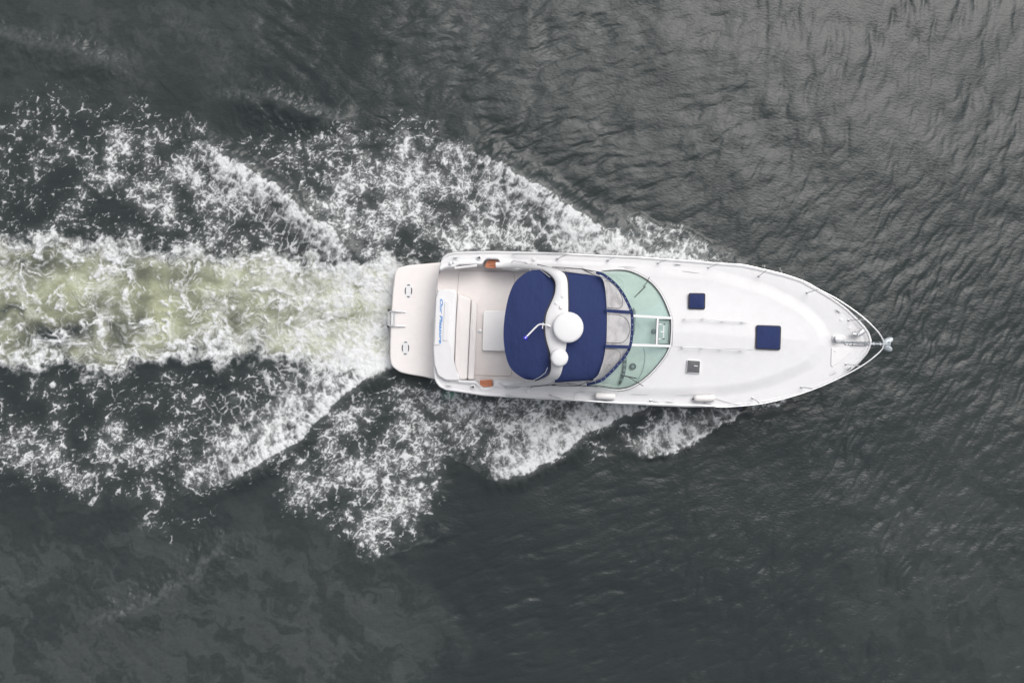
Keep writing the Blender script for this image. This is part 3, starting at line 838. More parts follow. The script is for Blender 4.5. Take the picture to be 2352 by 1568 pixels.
# transom gate standing open against the port coaming
tube("transom_gate", [(*p, z) for p, z in zip(Z1((728, 263), (800, 254), (880, 246), (945, 238)), (1.42, 1.42, 1.42, 1.42))], .035, M['gel'], boat, 8)
prism("gate_panel", Z1((730, 260), (945, 236), (946, 242), (731, 266)), .82, 1.40, M['gel'], boat, .8)
prism("coaming_pocket", Z1((742, 256), (775, 232), (850, 228), (935, 232), (930, 238)), Z_SOLE, 1.10, M['beige'], boat, .8)
# teak side steps, each slat on its own
for kk, (out, sl) in enumerate(((Z1((1025, 254), (1029, 222), (1058, 191), (1100, 187), (1140, 196), (1144, 264)), (199, 214, 229, 244)),
                                (Z1((972, 1346), (1088, 1338), (1089, 1400), (1001, 1402), (975, 1386)), (1345, 1359, 1373, 1387)))):
    st = prism("teak_step", round_poly(out, 2), 1.0, 1.19, M['teakd'], boat, .8)
    fr = [plan(*p, 1.20) for p in out]
    v, f = tube_geo(fr, .012, 6, True); mesh_obj("step_frame", v, f, M['teak'], st)
    for i, y in enumerate(sl):
        if kk == 0: x0, x1 = (1055 if i == 0 else 1034 if i == 1 else 1030), 1138
        else: x0, x1 = (978 if i < 3 else 990), 1084
        d = 6 if kk == 0 else -4
        prism("slat", Z1((x0, y), (x1, y + d), (x1, y + d + 9), (x0, y + 9)), 1.188, 1.206, M['teak'], st, .5, 2)

# boat name across the sloping transom
prism("name_board", Z1((548, 540), (612, 540), (592, 1000), (528, 1000)), 1.0, 1.476, M['gel'], lock, 2)
def text_part(body, at, size, rot, mat, parent, depth=.004, shear=.25, xs=1.0):
    cu = bpy.data.curves.new("boat_name", 'FONT'); cu.body = body; cu.size = size; cu.extrude = depth; cu.shear = shear
    cu.offset = size * .020
    cu.align_x = 'LEFT'; cu.align_y = 'BOTTOM'
    tmp = bpy.data.objects.new("tmp", cu); scene.collection.objects.link(tmp)
    dg = bpy.context.evaluated_depsgraph_get(); me = bpy.data.meshes.new_from_object(tmp.evaluated_get(dg))
    bpy.data.objects.remove(tmp); bpy.data.curves.remove(cu)
    me.name = "boat_name"
    me.transform(Matrix.Diagonal((xs, 1, 1, 1)))
    w = max(v.co.x for v in me.vertices); 
    me.transform(rot); me.transform(Matrix.Translation(Vector(at) - BOAT_AT))
    me.materials.clear(); me.materials.append(mat)
    return link(bpy.data.objects.new("boat_name", me), parent), w
p0 = Vector(plan(*Z1((580, 553))[0], 1.478)); p1 = Vector(plan(*Z1((569, 990))[0], 1.478))
xdir = (p1 - p0).normalized(); ydir = Vector((0, 0, 1)).cross(xdir).normalized()
rm = Matrix((xdir, ydir, Vector((0, 0, 1)))).transposed().to_4x4()
want = (p1 - p0).length
o_, w_ = text_part("Our Pleasure", (0, 0, 0), .10, Matrix.Identity(4), M['blue'], lock)
me_ = o_.data; bpy.data.objects.remove(o_); bpy.data.meshes.remove(me_)
text_part("Our Pleasure", p0, .105, rm, M['blue'], lock, xs=want / w_ * .10 / .105)
tube("platform_handle", [(*p, z) for p, z in zip(Z1((528, 722), (508, 745), (503, 780), (508, 815), (522, 836)), (.78, .80, .80, .80, .78))], .013, M['paint'], boat)
lathe("stern_lock", *Z1((543, 770))[0], [(.016, 1.474), (.016, 1.482), (.01, 1.484)], M['dull'], lock, 10)
tube("shower_hose", [(*p, .95) for p in Z1((541, 957), (527, 972), (518, 1002), (525, 1013), (533, 990), (541, 957))], .012, M['peach'], boat)

# canvas tops and the radar arch
aftL = smooth_line(Z2((440, 279), (350, 291), (275, 335), (205, 402), (162, 490), (130, 600), (105, 750), (96, 900), (106, 1040), (130, 1150), (165, 1225), (230, 1288), (310, 1332), (395, 1342)), 60)
aftR = smooth_line(Z2((462, 283), (545, 335), (588, 385), (596, 440), (585, 520), (552, 600), (510, 700), (494, 800), (499, 900), (522, 1010), (543, 1090), (550, 1200), (546, 1262), (505, 1308), (400, 1350)), 60)
def z_aft(s, t, x, y): return 2.72 + .36 * math.sin(math.pi * min(1, max(0, s))) ** .55 * (.55 + .45 * t) + .03 * math.sin(t * math.pi)
aft = patch("aft_canvas_top", aftL, aftR, z_aft, M['navy'], boat, 60, 22, .025)
def edge_strip(name, line, w0, w1, zf, mat, parent, thick=.02, lift=.012, n=60):
    L = resample(line, n); d = np.gradient(L, axis=0); nn = np.stack([-d[:, 1], d[:, 0]], 1); nn /= np.linalg.norm(nn, axis=1, keepdims=True)
    return patch(name, L + nn * w0, L + nn * w1, lambda s, t, x, y: zf(s) + lift, mat, parent, n, 4, thick)
edge_strip("canvas_binding", aftR, -1.0, 3.2, lambda s: z_aft(s, 1, 0, 0), M['trim'], aft)
edge_strip("canvas_hem", aftL, -1.2, .3, lambda s: z_aft(s, 0, 0, 0), M['navy'], aft, .03, .006)
tube("canvas_bow", [(*p, z) for p, z in zip(Z2((455, 282), (500, 315), (545, 352)), (2.83, 2.93, 3.02))], .010, M['steel'], aft)
tube("canvas_bow", [(*p, z) for p, z in zip(Z2((383, 1345), (450, 1310), (500, 1270), (521, 1220)), (2.80, 2.95, 3.04, 3.10))], .010, M['steel'], aft)
for a, b in ((Z2((352, 268))[0], Z2((356, 292))[0]), (Z2((293, 1355))[0], Z2((300, 1332))[0])):
    tube("canvas_clip", [(*a, 1.62), (*b, 2.74)], .012, M['dull'], aft)

fwdL = smooth_line(Z2((690, 300), (690, 400), (690, 690), (680, 985), (665, 1070), (640, 1200), (610, 1300), (585, 1368)), 50)
fwdR = smooth_line(Z2((985, 333), (1040, 355), (1066, 410), (1082, 520), (1093, 700), (1091, 900), (1083, 1010), (1062, 1130), (1040, 1210), (1008, 1290), (955, 1343)), 50)
def z_fwd(s, t, x, y): return 2.70 + .36 * math.sin(math.pi * min(1, max(0, s))) ** .5 * (1 - .28 * t) - .02 * t
fwd = patch("forward_canvas_top", fwdL, fwdR, z_fwd, M['navy'], boat, 50, 22, .025)
edge_strip("canvas_binding", smooth_line(Z2((712, 312), (722, 380), (727, 500), (729, 690)), 30), -.4, 3.4, lambda s: 2.98 + .06 * s, M['trim'], fwd, n=30, lift=.016)
edge_strip("canvas_hem", fwdR, -.6, 1.4, lambda s: z_fwd(s, 1, 0, 0), M['navy'], fwd, .04, .004)

arcR = smooth_line(Z2((20, 205), (200, 212), (400, 235), (545, 262), (640, 288), (690, 325), (711, 385), (717, 500), (719, 690), (712, 840), (704, 985), (692, 1070), (671, 1200), (641, 1300), (590, 1350), (480, 1378), (340, 1398), (120, 1405)), 70)
arcL = smooth_line(Z2((20, 262), (200, 262), (420, 272), (490, 290), (557, 338), (594, 390), (598, 450), (586, 525), (549, 612), (511, 705), (499, 800), (503, 915), (528, 1018), (549, 1092), (555, 1200), (546, 1268), (500, 1312), (400, 1348), (200, 1362), (60, 1364)), 70)
def z_arch(s):
    e = min(s, 1 - s)
    return 1.44 + 1.66 * float(sst(.02, .30, np.float64(e)))
arch = patch("radar_arch", arcL, arcR, lambda s, t, x, y: z_arch(s) + .05 * math.sin(math.pi * t) ** .6, M['gel'], boat, 90, 14, .09)
lathe("radar_dome", *Z2((713, 835))[0], [(.20, 3.10), (.20, 3.17), (.355, 3.18), (.372, 3.21), (.374, 3.32), (.368, 3.35), (.352, 3.37), (.31, 3.381), (.20, 3.39), (.10, 3.394), (.01, 3.395)], M['paint'], arch, 48)
lathe("satellite_dome", *Z2((630, 1125))[0], [(.12, 3.09), (.12, 3.14), (.205, 3.15), (.217, 3.18), (.217, 3.28), (.208, 3.315), (.185, 3.34), (.14, 3.355), (.07, 3.364), (.01, 3.366)], M['paint'], arch, 40)
lathe("arch_lamp", *Z2((650, 639))[0], [(.05, 3.13), (.05, 3.17), (.042, 3.185), (.01, 3.19)], M['cream'], arch, 20)
for c in Z2((662, 535), (603, 600)):
    lathe("antenna_base", *c, [(.043, 3.12), (.043, 3.155), (.03, 3.165)], M['gel'], arch, 18)
mast = bpy.data.objects.new("light_mast", None); link(mast, boat)
tube("mast_tube", [(*p, z) for p, z in zip(Z2((548, 826), (520, 815), (497, 808), (450, 803), (428, 812), (400, 838), (312, 928)), (3.16, 3.22, 3.30, 3.42, 3.48, 3.55, 3.78))], .019, M['paint'], mast)
tube("mast_clamp", [(*p, 3.22) for p in Z2((512, 812), (530, 818), (546, 827))], .026, M['dull'], mast)
tube("mast_crossbar", [(*p, 3.40) for p in Z2((477, 788), (470, 846))], .012, M['paint'], mast)
lathe("mast_lamp", *Z2((306, 935))[0], [(.028, 3.72), (.054, 3.745), (.057, 3.80), (.046, 3.835), (.02, 3.845)], M['blueglass'], mast, 20)
lathe("lamp_cap", *Z2((306, 935))[0], [(.015, 3.84), (.015, 3.856), (.01, 3.86)], M['paint'], mast, 14)

# helm and cabin front below the windscreen
gb = smooth_line(Z3((180, 236), (270, 228), (350, 226), (425, 234), (500, 260), (580, 302), (650, 352), (710, 420), (760, 500), (800, 590), (828, 670), (836, 740), (834, 830), (826, 930), (812, 980), (778, 1045), (730, 1112), (670, 1182), (600, 1250), (530, 1303), (450, 1345), (380, 1364), (300, 1368), (120, 1340)), 120)
gt = smooth_line(Z3((120, 236), (180, 252), (246, 296), (320, 362), (380, 438), (428, 525), (466, 612), (474, 650), (477, 720), (475, 820), (467, 905), (452, 975), (424, 1030), (372, 1100), (312, 1170), (242, 1240), (165, 1300), (30, 1338)), 120)
ZB = np.array([dz_at(*p) for p in gb]) + .03
ZBC = float(ZB[60]); ZT = ZBC + .46
def zb_i(i): return float(np.interp(i, np.arange(len(ZB)), ZB))
def gz(p): return ZBC + (ZT - ZBC) * min(1, max(0, (1540 - p[0]) / 87.0))
seg_at = lambda line, i0, i1: line[i0:i1 + 1]
GS = [(0, 57), (57, 80), (80, 119)]
def near_idx(line, p): return int(np.argmin(np.hypot(line[:, 0] - p[0], line[:, 1] - p[1])))
ib = [0, near_idx(gb, Z3((832, 690))[0]), near_idx(gb, Z3((822, 955))[0]), 119]
it = [0, near_idx(gt, Z3((477, 668))[0]), near_idx(gt, Z3((462, 945))[0]), 119]
ws = bpy.data.objects.new("windscreen", None); link(ws, boat)
for k in range(3):
    patch("glass_pane", seg_at(gb, ib[k], ib[k + 1]), seg_at(gt, it[k], it[k + 1]), (lambda i0, i1: lambda s, t, x, y: zb_i(i0 + s * (i1 - i0)) * (1 - t) + ZT * t)(ib[k], ib[k + 1]), M['glass'], ws, 44, 8, .008)
def off(line, w):
    d = np.gradient(line, axis=0); n = np.stack([-d[:, 1], d[:, 0]], 1); n /= np.linalg.norm(n, axis=1, keepdims=True); return line + n * w
tube("windscreen_seal", [(*p, z + .012) for p, z in zip(off(gb, -.2), ZB)], .011, M['dark'], ws, 6)
tube("windscreen_frame", [(*p, z) for p, z in zip(off(gb, -2.4), ZB)], .024, M['paint'], ws, 8)
tube("windscreen_seal", [(*p, z - .012) for p, z in zip(off(gb, -4.4)[12:-12], ZB[12:-12])], .008, M['dark'], ws, 6)
def bar(name, a, b, w, z0, z1, h, mat, parent):
    (ax, ay), (bx, by) = a, b; d = np.array([bx - ax, by - ay]); n = np.array([-d[1], d[0]]) / np.linalg.norm(d) * w / 2
    V = []
    for (x, y), z in (((ax, ay), z0), ((bx, by), z1)):
        for sgn in (1, -1):
            for hh in (0, h): V.append(plan(x + sgn * n[0], y + sgn * n[1], z + hh))
    F = [(0, 1, 3, 2), (4, 6, 7, 5), (0, 4, 5, 1), (2, 3, 7, 6), (1, 5, 7, 3), (0, 2, 6, 4)]
    return mesh_obj(name, V, F, mat, parent, False)
bar("windscreen_mullion", *Z3((476, 664), (842, 686)), 5.4, ZT - .004, ZBC, .03, M['paint'], ws)
bar("windscreen_mullion", *Z3((462, 944), (830, 956)), 5.4, ZT - .004, ZBC, .03, M['paint'], ws)
bar("windscreen_transom", *Z3((713, 688), (701, 942)), 4.6, gz(Z3((707, 0))[0]), gz(Z3((707, 0))[0]), .03, M['paint'], ws)
for a, b in (((699, 690), (688, 940)), ((722, 700), (712, 935)), ((823, 706), (812, 936))):
    bar("vent_seal", *Z3(a, b), 1.3, gz(Z3(a)[0]) + .012, gz(Z3(b)[0]) + .012, .014, M['dark'], ws)
for a, b in (((722, 702), (823, 708)), ((712, 934), (812, 936))):
    bar("vent_seal", *Z3(a, b), 1.3, gz(Z3(a)[0]) + .012, gz(Z3(b)[0]) + .012, .014, M['dark'], ws)
bar("vent_arm", *Z3((772, 745), (766, 888)), 1.8, gz(Z3((770, 0))[0]) + .015, gz(Z3((770, 0))[0]) + .015, .015, M['paint'], ws)
bar("vent_arm", *Z3((738, 817), (768, 818)), 2.2, gz(Z3((738, 0))[0]) + .015, gz(Z3((768, 0))[0]) + .015, .015, M['paint'], ws)
for p in ((776, 746), (768, 887)):
    bar("vent_latch", *Z3((p[0] - 8, p[1]), (p[0] + 10, p[1] + 1)), 2.6, gz(Z3(p)[0]) + .02, gz(Z3(p)[0]) + .02, .022, M['dark'], ws)
for p in ((736, 743), (728, 886)):
    bar("vent_hinge", *Z3((p[0] - 12, p[1]), (p[0] + 12, p[1] + 1)), 2.4, gz(Z3(p)[0]) + .02, gz(Z3(p)[0]) + .01, .02, M['paint'], ws)
for pts, blade in ((Z3((632, 290), (605, 345), (572, 385)), Z3((594, 380), (545, 430), (486, 488))), (Z3((572, 1342), (500, 1298), (430, 1255)), Z3((352, 1235), (430, 1252), (508, 1267)))):
    wp = tube("wiper_arm", [(*p, z) for p, z in zip(pts, (ZBC + .02, ZBC + .10, ZBC + .18))], .009, M['dark'], boat, 6)
    tube("wiper_blade", [(*p, ZBC + .19 + .03 * i) for i, p in enumerate(blade)], .013, M['dark'], wp, 6)
ZD = ZBC - .10
dashb = patch("dashboard", off(gb, .6)[1:-1], gt[1:-1], lambda s, t, x, y: (zb_i(1 + s * 117) - .035) * (1 - t ** .5) + ZD * t ** .5, M['dash'], boat, 90, 12, .22)
prism("instrument_pod", [tuple(p) for p in smooth_line(Z3((372, 985), (400, 1030), (412, 1100), (404, 1190), (385, 1260), (352, 1330), (338, 1322), (358, 1250), (372, 1180), (378, 1100), (366, 1020)), 40, True)], ZD + -0.020, ZD + 0.070, M['grey'], dashb, 1.4)
for p in Z3((392, 1085), (391, 1135), (388, 1190), (376, 1235), (364, 1280)):
    lathe("gauge", *p, [(.038, ZD + 0.065), (.038, ZD + 0.078), (.03, ZD + 0.080)], M['slate'], dashb, 16)
lathe("compass", *Z3((470, 1153))[0], [(.088, ZD + 0.000), (.086, ZD + 0.050), (.07, ZD + 0.065), (.045, ZD + 0.065)], M['grey'], dashb, 24)
lathe("compass_card", *Z3((470, 1153))[0], [(.040, ZD + 0.060), (.040, ZD + 0.075), (.02, ZD + 0.080)], M['slate'], dashb, 18)
prism("hatch_slide", round_poly(Z3((474, 580), (500, 612), (496, 800), (484, 850), (470, 850)), 3), ZD + 0.000, ZD + 0.050, M['slate'], dashb, 1)
prism("dash_tray", [tuple(p) for p in smooth_line(Z3((250, 290), (340, 285), (395, 350), (385, 440), (330, 440), (270, 360)), 30, True)], ZD + 0.000, ZD + 0.035, M['dash'], dashb, 2)
tube("dash_groove", [(*p, ZD + 0.012) for p in smooth_line(Z3((575, 975), (588, 1040), (582, 1120), (560, 1210), (500, 1310)), 20)], .006, M['slate'], dashb, 6)
lathe("dash_vent", *Z3((668, 815))[0], [(.075, ZD + 0.000), (.07, ZD + 0.080), (.03, ZD + 0.110)], M['slate'], dashb, 14)
# inside the enclosure: companionway, helm moulding and seats seen through the clear windows
prism("companionway_door", Z2((1080, 715), (1300, 720), (1310, 890), (1200, 860), (1090, 838)), .8, 1.62, M['slate'], boat, 1)
prism("companionway_step", Z2((1085, 845), (1200, 862), (1312, 895), (1300, 985), (1080, 985)), .8, 1.45, M['cream'], boat, 2)
prism("port_lounge", Z2((1000, 400), (1120, 400), (1240, 520), (1250, 650), (1000, 650)), .8, 1.35, M['vinyl'], boat, 5)
prism("lounge_backrest", Z2((1040, 385), (1110, 370), (1270, 560), (1270, 640), (1240, 620), (1120, 440)), .8, 1.75, M['vinyl'], boat, 4)
prism("helm_console", [tuple(p) for p in smooth_line(Z2((1060, 1060), (1100, 1035), (1180, 1045), (1222, 1080), (1215, 1140), (1160, 1220), (1080, 1290), (1055, 1300), (1058, 1180)), 40, True)], .8, 1.72, M['beige'], boat, 4)
prism("helm_seat", round_poly(Z2((880, 1120), (1052, 1100), (1048, 1300), (900, 1310)), 5), .8, 1.30, M['dark'], boat, 3)
whl = Z2((1040, 1215))[0]
v, f = tube_geo([Vector(plan(*whl, 1.62)) + Vector((.05 * math.sin(a), .19 * math.cos(a), .17 * math.sin(a))) for a in np.linspace(0, 2 * math.pi, 28, endpoint=False)], .016, 6, True)
mesh_obj("steering_wheel", v, f, M['dark'], boat)
# clear front windows with navy borders
bd = [(0, 17)]
gt_in = off(gt, 5.6)
def z_border(s): return 2.46 + .02
enc = edge_strip("windscreen_canvas_border", gt, -.6, 5.8, lambda s: ZT + .015, M['navy'], boat, .02, .01, 110)
for s in (1028, 672):
    pass
fr = fwdR; n1, n2 = near_idx(fr, Z2((1095, 672))[0]), near_idx(fr, Z2((1085, 1018))[0])
m1, m2 = near_idx(gt_in, Z2((1325, 690))[0]), near_idx(gt_in, Z2((1305, 1022))[0])
zw = lambda a0, a1: (lambda s, t, x, y: (ZT + .02 + (2.94 - ZT) * (1 - t)) + .02 * math.sin(math.pi * t))
lim0, lim1 = near_idx(gt_in, Z3((60, 240))[0]), near_idx(gt_in, Z3((90, 1322))[0])
fr0, fr1 = 4, len(fr) - 4
for nm, (a, b), (c, d) in (("clear_window", (0, n1), (8, m1)), ("clear_window", (n1, n2), (m1, m2)), ("clear_window", (n2, len(fr) - 1), (m2, 110))):
    patch(nm, fr[a:b + 1], gt_in[c:d + 1], zw(0, 0), M['film'], enc, 26, 8, .004)
bar("canvas_strap", *Z2((1080, 672), (1345, 690)), 7.4, 2.985, ZT + .05, .03, M['navy'], enc)
bar("canvas_strap", *Z2((1075, 1016), (1325, 1024)), 7.4, 2.985, ZT + .05, .03, M['navy'], enc)
# sewn outline of each clear window
def zip_line(pts):
    q = smooth_line(Z2(*pts), 40)
    x0, x1 = 1133.8 + .2381 * 1090, 1133.8 + .2381 * 1330
    tube("window_zip", [(x, y, 2.985 - (2.95 - ZT) * min(1, max(0, (x - x0) / (x1 - x0)))) for x, y in q], .006, M['trim'], enc, 5)
zip_line([(1090, 705), (1180, 712), (1250, 730), (1295, 775), (1315, 850), (1300, 920), (1265, 965), (1215, 984), (1085, 980)])
zip_line([(1070, 382), (1130, 400), (1185, 440), (1225, 510), (1245, 580), (1240, 625), (1205, 650), (1100, 645)])
zip_line([(1090, 1040), (1160, 1042), (1205, 1060), (1222, 1095), (1212, 1150), (1175, 1195)])
for i in np.linspace(10, 112, 24).astype(int):
    c = gt_in[i] * .5 + gt[i] * .5
    lathe("snap", *c, [(.0085, ZT + .03), (.0085, ZT + .042), (.005, ZT + .045)], M['paint'], enc, 8)
# clear side curtains and their frames
for A, B in ((Z2((470, 240), (640, 262), (860, 272)), Z2((640, 288), (760, 305), (985, 335))), (Z2((480, 1392), (640, 1385), (830, 1396)), Z2((590, 1366), (760, 1362), (955, 1345)))):
    patch("side_curtain", A, B, lambda s, t, x, y: 1.85 + .90 * t, M['film'], boat, 16, 8, .004)
for pts, zz, r in (((( 420, 228), (560, 258), (640, 272), (700, 296)), (1.66, 1.8, 1.95, 2.6), .012), (((560, 252), (660, 256), (860, 272), (1010, 300)), (1.78, 1.82, 1.86, 2.0), .010),
               (((855, 270), (900, 292), (985, 336)), (1.86, 2.2, 2.72), .014), (((900, 280), (1020, 330)), (1.9, 2.6), .010),
               (((360, 1412), (370, 1404), (480, 1394), (600, 1384)), (1.62, 1.66, 1.8, 1.9), .013), (((560, 1392), (760, 1398), (840, 1396), (1000, 1404)), (1.82, 1.86, 1.88, 1.9), .010),
               (((820, 1394), (880, 1368), (965, 1342)), (1.88, 2.2, 2.70), .014)):
    tube("curtain_frame", [(*p, z) for p, z in zip(Z2(*pts), zz)], r, M['dark'], boat, 6)

# foredeck
def on_deck(pts, h=0.0): return [(*p, dz_at(*p) + h) for p in pts]
zz = max(dz_at(*p) for p in ((1560, 760), (1640, 765), (1720, 770)))
patch("foredeck_walkway", Z3((862, 702), (1160, 706), (1452, 718)) + Z4((318, 678)), Z3((854, 958), (1150, 970), (1452, 984)) + Z4((305, 934)), lambda s, t, x, y: dz_at(x, y) + .016, M['nonskid'], boat, 24, 14, .03)
for pts, posts in ((Z3((968, 692), (1150, 692), (1330, 714)) + Z4((60, 656), (250, 668)), Z3((978, 688), (1152, 688), (1338, 715)) + Z4((192, 665))),
                   (Z3((945, 966), (1140, 972), (1330, 984)) + Z4((40, 934), (240, 941)), Z3((955, 965), (1140, 973), (1320, 983)) + Z4((180, 938)))):
    hr = tube("deck_handrail", [(x, y, zz + .085) for x, y in pts], .012, M['paint'], boat, 8)
    for p in posts:
        tube("rail_post", [(*p, zz - .06), (*p, zz + .085)], .014, M['dull'], hr, 8)
def hatch(out, mat, border, r, name, cover, ins=2.6):
    o = round_poly(out, r); c = np.mean(out, 0); z = max(dz_at(*p) for p in [*out, c])
    h = prism(name, [tuple(p) for p in o], z - .10, z + .035, M['paint'] if not cover else border, boat, 1.6)
    top = [tuple(p) for p in inset(o, ins)]
    prism("hatch_cover" if cover else "hatch_lens", top, z + .03, z + .045, mat, h, 1.2, 3, .02 if cover else .004)
    return h, z
h1, _ = hatch(Z3((1010, 444), (1172, 446), (1168, 606), (1004, 600)), M['navy'], M['trim'], 5, "deck_hatch", True)
h1['label'] = 'small square deck hatch under a navy canvas cover'
h2, _ = hatch(Z4((324, 694), (568, 702), (560, 940), (318, 928)), M['navy'], M['trim'], 6, "deck_hatch", True)
h2['label'] = 'large square forward deck hatch under a navy canvas cover'
h3, z3 = hatch(Z3((994, 1086), (1127, 1094), (1120, 1222), (987, 1214)), M['grey'], M['grey'], 3, "deck_hatch", False, 1.5)
h3['label'] = 'uncovered deck hatch with a smoked grey lens'
bar("hatch_latch", *Z3((1062, 1146), (1098, 1149)), 2.0, z3 + .05, z3 + .05, .012, M['dull'], h3)
for (a, b), st in ((Z3((335, 188), (510, 198)), 1), (Z3((945, 232), (1118, 253)), 1), (Z3((450, 1418), (628, 1423)), 1), (Z3((880, 1430), (1060, 1424)), 1), (Z3((1060, 1424), (1250, 1418)), 1)):
    m_ = ((a[0] + b[0]) / 2, (a[1] + b[1]) / 2)
    tube("cabin_vent", [(*a, dz_at(*a) + .012), (*m_, dz_at(*m_) + .016), (*b, dz_at(*b) + .012)], [.004, .011, .004], M['dull'], boat, 6)

# rails
rail_p = Z1((1285, 133)) + Z2((260, 128), (617, 126), (1103, 148)) + Z3((500, 100), (820, 122), (1320, 160)) + Z4((200, 116), (440, 170), (600, 210), (800, 280), (935, 355), (1100, 442), (1250, 540), (1370, 632), (1480, 738), (1540, 818), (1557, 868), (1548, 918), (1500, 972), (1400, 1052), (1300, 1116), (1150, 1196), (1000, 1266), (860, 1322), (700, 1376), (500, 1430), (300, 1464), (0, 1486)) + \
    Z3((1200, 1532), (750, 1515), (240, 1498)) + Z2((640, 1526), (300, 1505)) + Z1((1300, 1490), (1225, 1478))
rp = smooth_line(rail_p, 200)
n_ = len(rp)
def rail_z(i):
    e = min(i, n_ - 1 - i) / 14.0
    return float(z_gun(rp[i][0])) + .07 + .50 * min(1, e) ** .7
rail = tube("bow_rail", [(x, y, rail_z(i)) for i, (x, y) in enumerate(rp)], .017, M['steel'], boat, 8)
stn = [(Z4((350, 225))[0], Z4((440, 185))[0]), (Z4((815, 383))[0], Z4((928, 362))[0]), (Z4((1215, 648))[0], Z4((1368, 632))[0]), (Z4((1190, 1070))[0], Z4((1340, 1090))[0]),
       (Z4((760, 1293))[0], Z4((878, 1316))[0]), (Z4((290, 1398))[0], Z4((388, 1448))[0]), (Z3((232, 128))[0], Z3((325, 95))[0]), (Z3((713, 155))[0], Z3((820, 124))[0]),
       (Z3((1200, 200))[0], Z3((1322, 160))[0]), (Z3((640, 1480))[0], Z3((752, 1514))[0]), (Z3((205, 1478))[0], Z3((242, 1498))[0]), (Z3((1165, 1500))[0], Z3((1245, 1530))[0]),
       (Z2((617, 170))[0], Z2((715, 128))[0]), (Z2((552, 1487))[0], Z2((642, 1526))[0])]
for a, b in stn:
    i = near_idx(rp, b); b = tuple(rp[i]); za = dz_at(*a)
    s_ = tube("rail_stanchion", [(*a, za), (*b, rail_z(i))], .0125, M['dull'], rail, 8)
    lathe("stanchion_base", *a, [(.032, za - .01), (.032, za + .012), (.018, za + .02)], M['dull'], rail, 12)

# small deck hardware
def cleat(c, ang):
    z = dz_at(*c); d = np.array([math.cos(ang), math.sin(ang)]); g = []
    for s in (-2.4, 2.4):
        p = np.array(c) + d * s; g.append(lathe_geo(p[0], p[1], [(.022, z - .01), (.016, z + .04)], 10))
    g.append(tube_geo([plan(*(np.array(c) + d * s), z + .045 + .006 * abs(s) / 9) for s in (-8.5, -4, 0, 4, 8.5)], [.007, .011, .013, .011, .007], 8))
    v, f = join(*g); mesh_obj("cleat", v, f, M['dull'], boat)
for c, a in ((Z1((738, 160))[0], -.05), (Z1((668, 1390))[0], .12), (Z3((905, 167))[0], .05), (Z3((830, 1492))[0], .03), (Z4((1120, 560))[0], .62), (Z4((1080, 1155))[0], -.5)):
    cleat(c, a)
for c in Z1((965, 163), (905, 1408)):
    z = dz_at(*c)
    fl = lathe("fuel_filler", *c, [(.062, z - .01), (.062, z + .008), (.05, z + .012)], M['gel'], boat, 20)
    lathe("filler_cap", *c, [(.036, z + .008), (.034, z + .022), (.01, z + .024)], M['grey'], fl, 16)
    tube("filler_key", [(c[0] - 6, c[1], z + .02), (c[0], c[1], z + .024)], .008, M['grey'], fl, 6)
for c in Z1((686, 220), (718, 213), (634, 1330), (671, 1336)):
    z = dz_at(*c); lathe("rod_holder", *c, [(.040, z - .02), (.040, z + .008), (.024, z + .012), (.020, z + .004)], M['dull'], boat, 14)
for c in Z2((390, 180), (330, 1452)) + Z4((1145, 645), (1222, 722)):
    z = dz_at(*c); lathe("deck_plate", *c, [(.048, z - .01), (.048, z + .007), (.038, z + .010)], M['gel'], boat, 20)
for c in Z2((382, 222), (345, 1407)):
    z = dz_at(*c); v, f = join(lathe_geo(c[0] - 4, c[1], [(.02, z - .01), (.02, z + .05), (.012, z + .06)], 8), lathe_geo(c[0] + 2, c[1] + 2, [(.022, z - .01), (.018, z + .07)], 8), tube_geo([plan(c[0] - 4, c[1], z + .045), plan(c[0] + 5, c[1] + 3, z + .05)], .01, 6))
    mesh_obj("arch_hinge", v, f, M['dull'], boat)
for pts in (Z1((1278, 206), (1294, 190), (1410, 208), (1432, 230)), Z1((1212, 1404), (1226, 1420), (1350, 1413), (1372, 1392))):
    h = (.0, .09, .09, .0); tube("grab_rail", [(*p, dz_at(*p) + hh) for p, hh in zip(pts, h)], .015, M['dull'], boat, 8)
for a in Z1((1140, 268), (1040, 1325)):
    tube("step_toe_rail", [(a[0] - 21, a[1] - 1, Z_SOLE + .35), (a[0], a[1], Z_SOLE + .35)], .010, M['dull'], boat, 6)

# bow gear
zb = dz_at(*Z4((1100, 830))[0])
wl_ = lathe("windlass", *Z4((1096, 830))[0], [(.098, zb - .03), (.098, zb + .05), (.060, zb + .07), (.060, zb + .12), (.088, zb + .14), (.088, zb + .165), (.03, zb + .175)], M['dull'], boat, 28)
prism("windlass_base", [tuple(p) for p in smooth_line(Z4((1062, 800), (1110, 792), (1170, 798), (1185, 825), (1150, 850), (1070, 862)), 30, True)], zb - .05, zb + .03, M['paint'], wl_, 1)
prism("locker_hatch", round_poly(Z4((1052, 914), (1252, 921), (1248, 955), (1062, 1102), (1046, 1085)), 4), zb - .10, zb + .018, M['gel'], boat, 1.0)
lathe("hatch_pull", *Z4((1086, 943))[0], [(.030, zb), (.030, zb + .024), (.02, zb + .027)], M['dull'], boat, 14)
prism("bow_roller_cheek", Z4((1240, 852), (1560, 858), (1560, 863), (1240, 858)), zb - .06, zb + .07, M['steel'], boat, .5)
prism("bow_roller_cheek", Z4((1240, 884), (1560, 893), (1560, 898), (1240, 889)), zb - .06, zb + .07, M['steel'], boat, .5)
prism("bow_roller_plate", Z4((1180, 853), (1470, 857), (1470, 894), (1180, 888)), zb - .06, zb + .018, M['dull'], boat, .5)
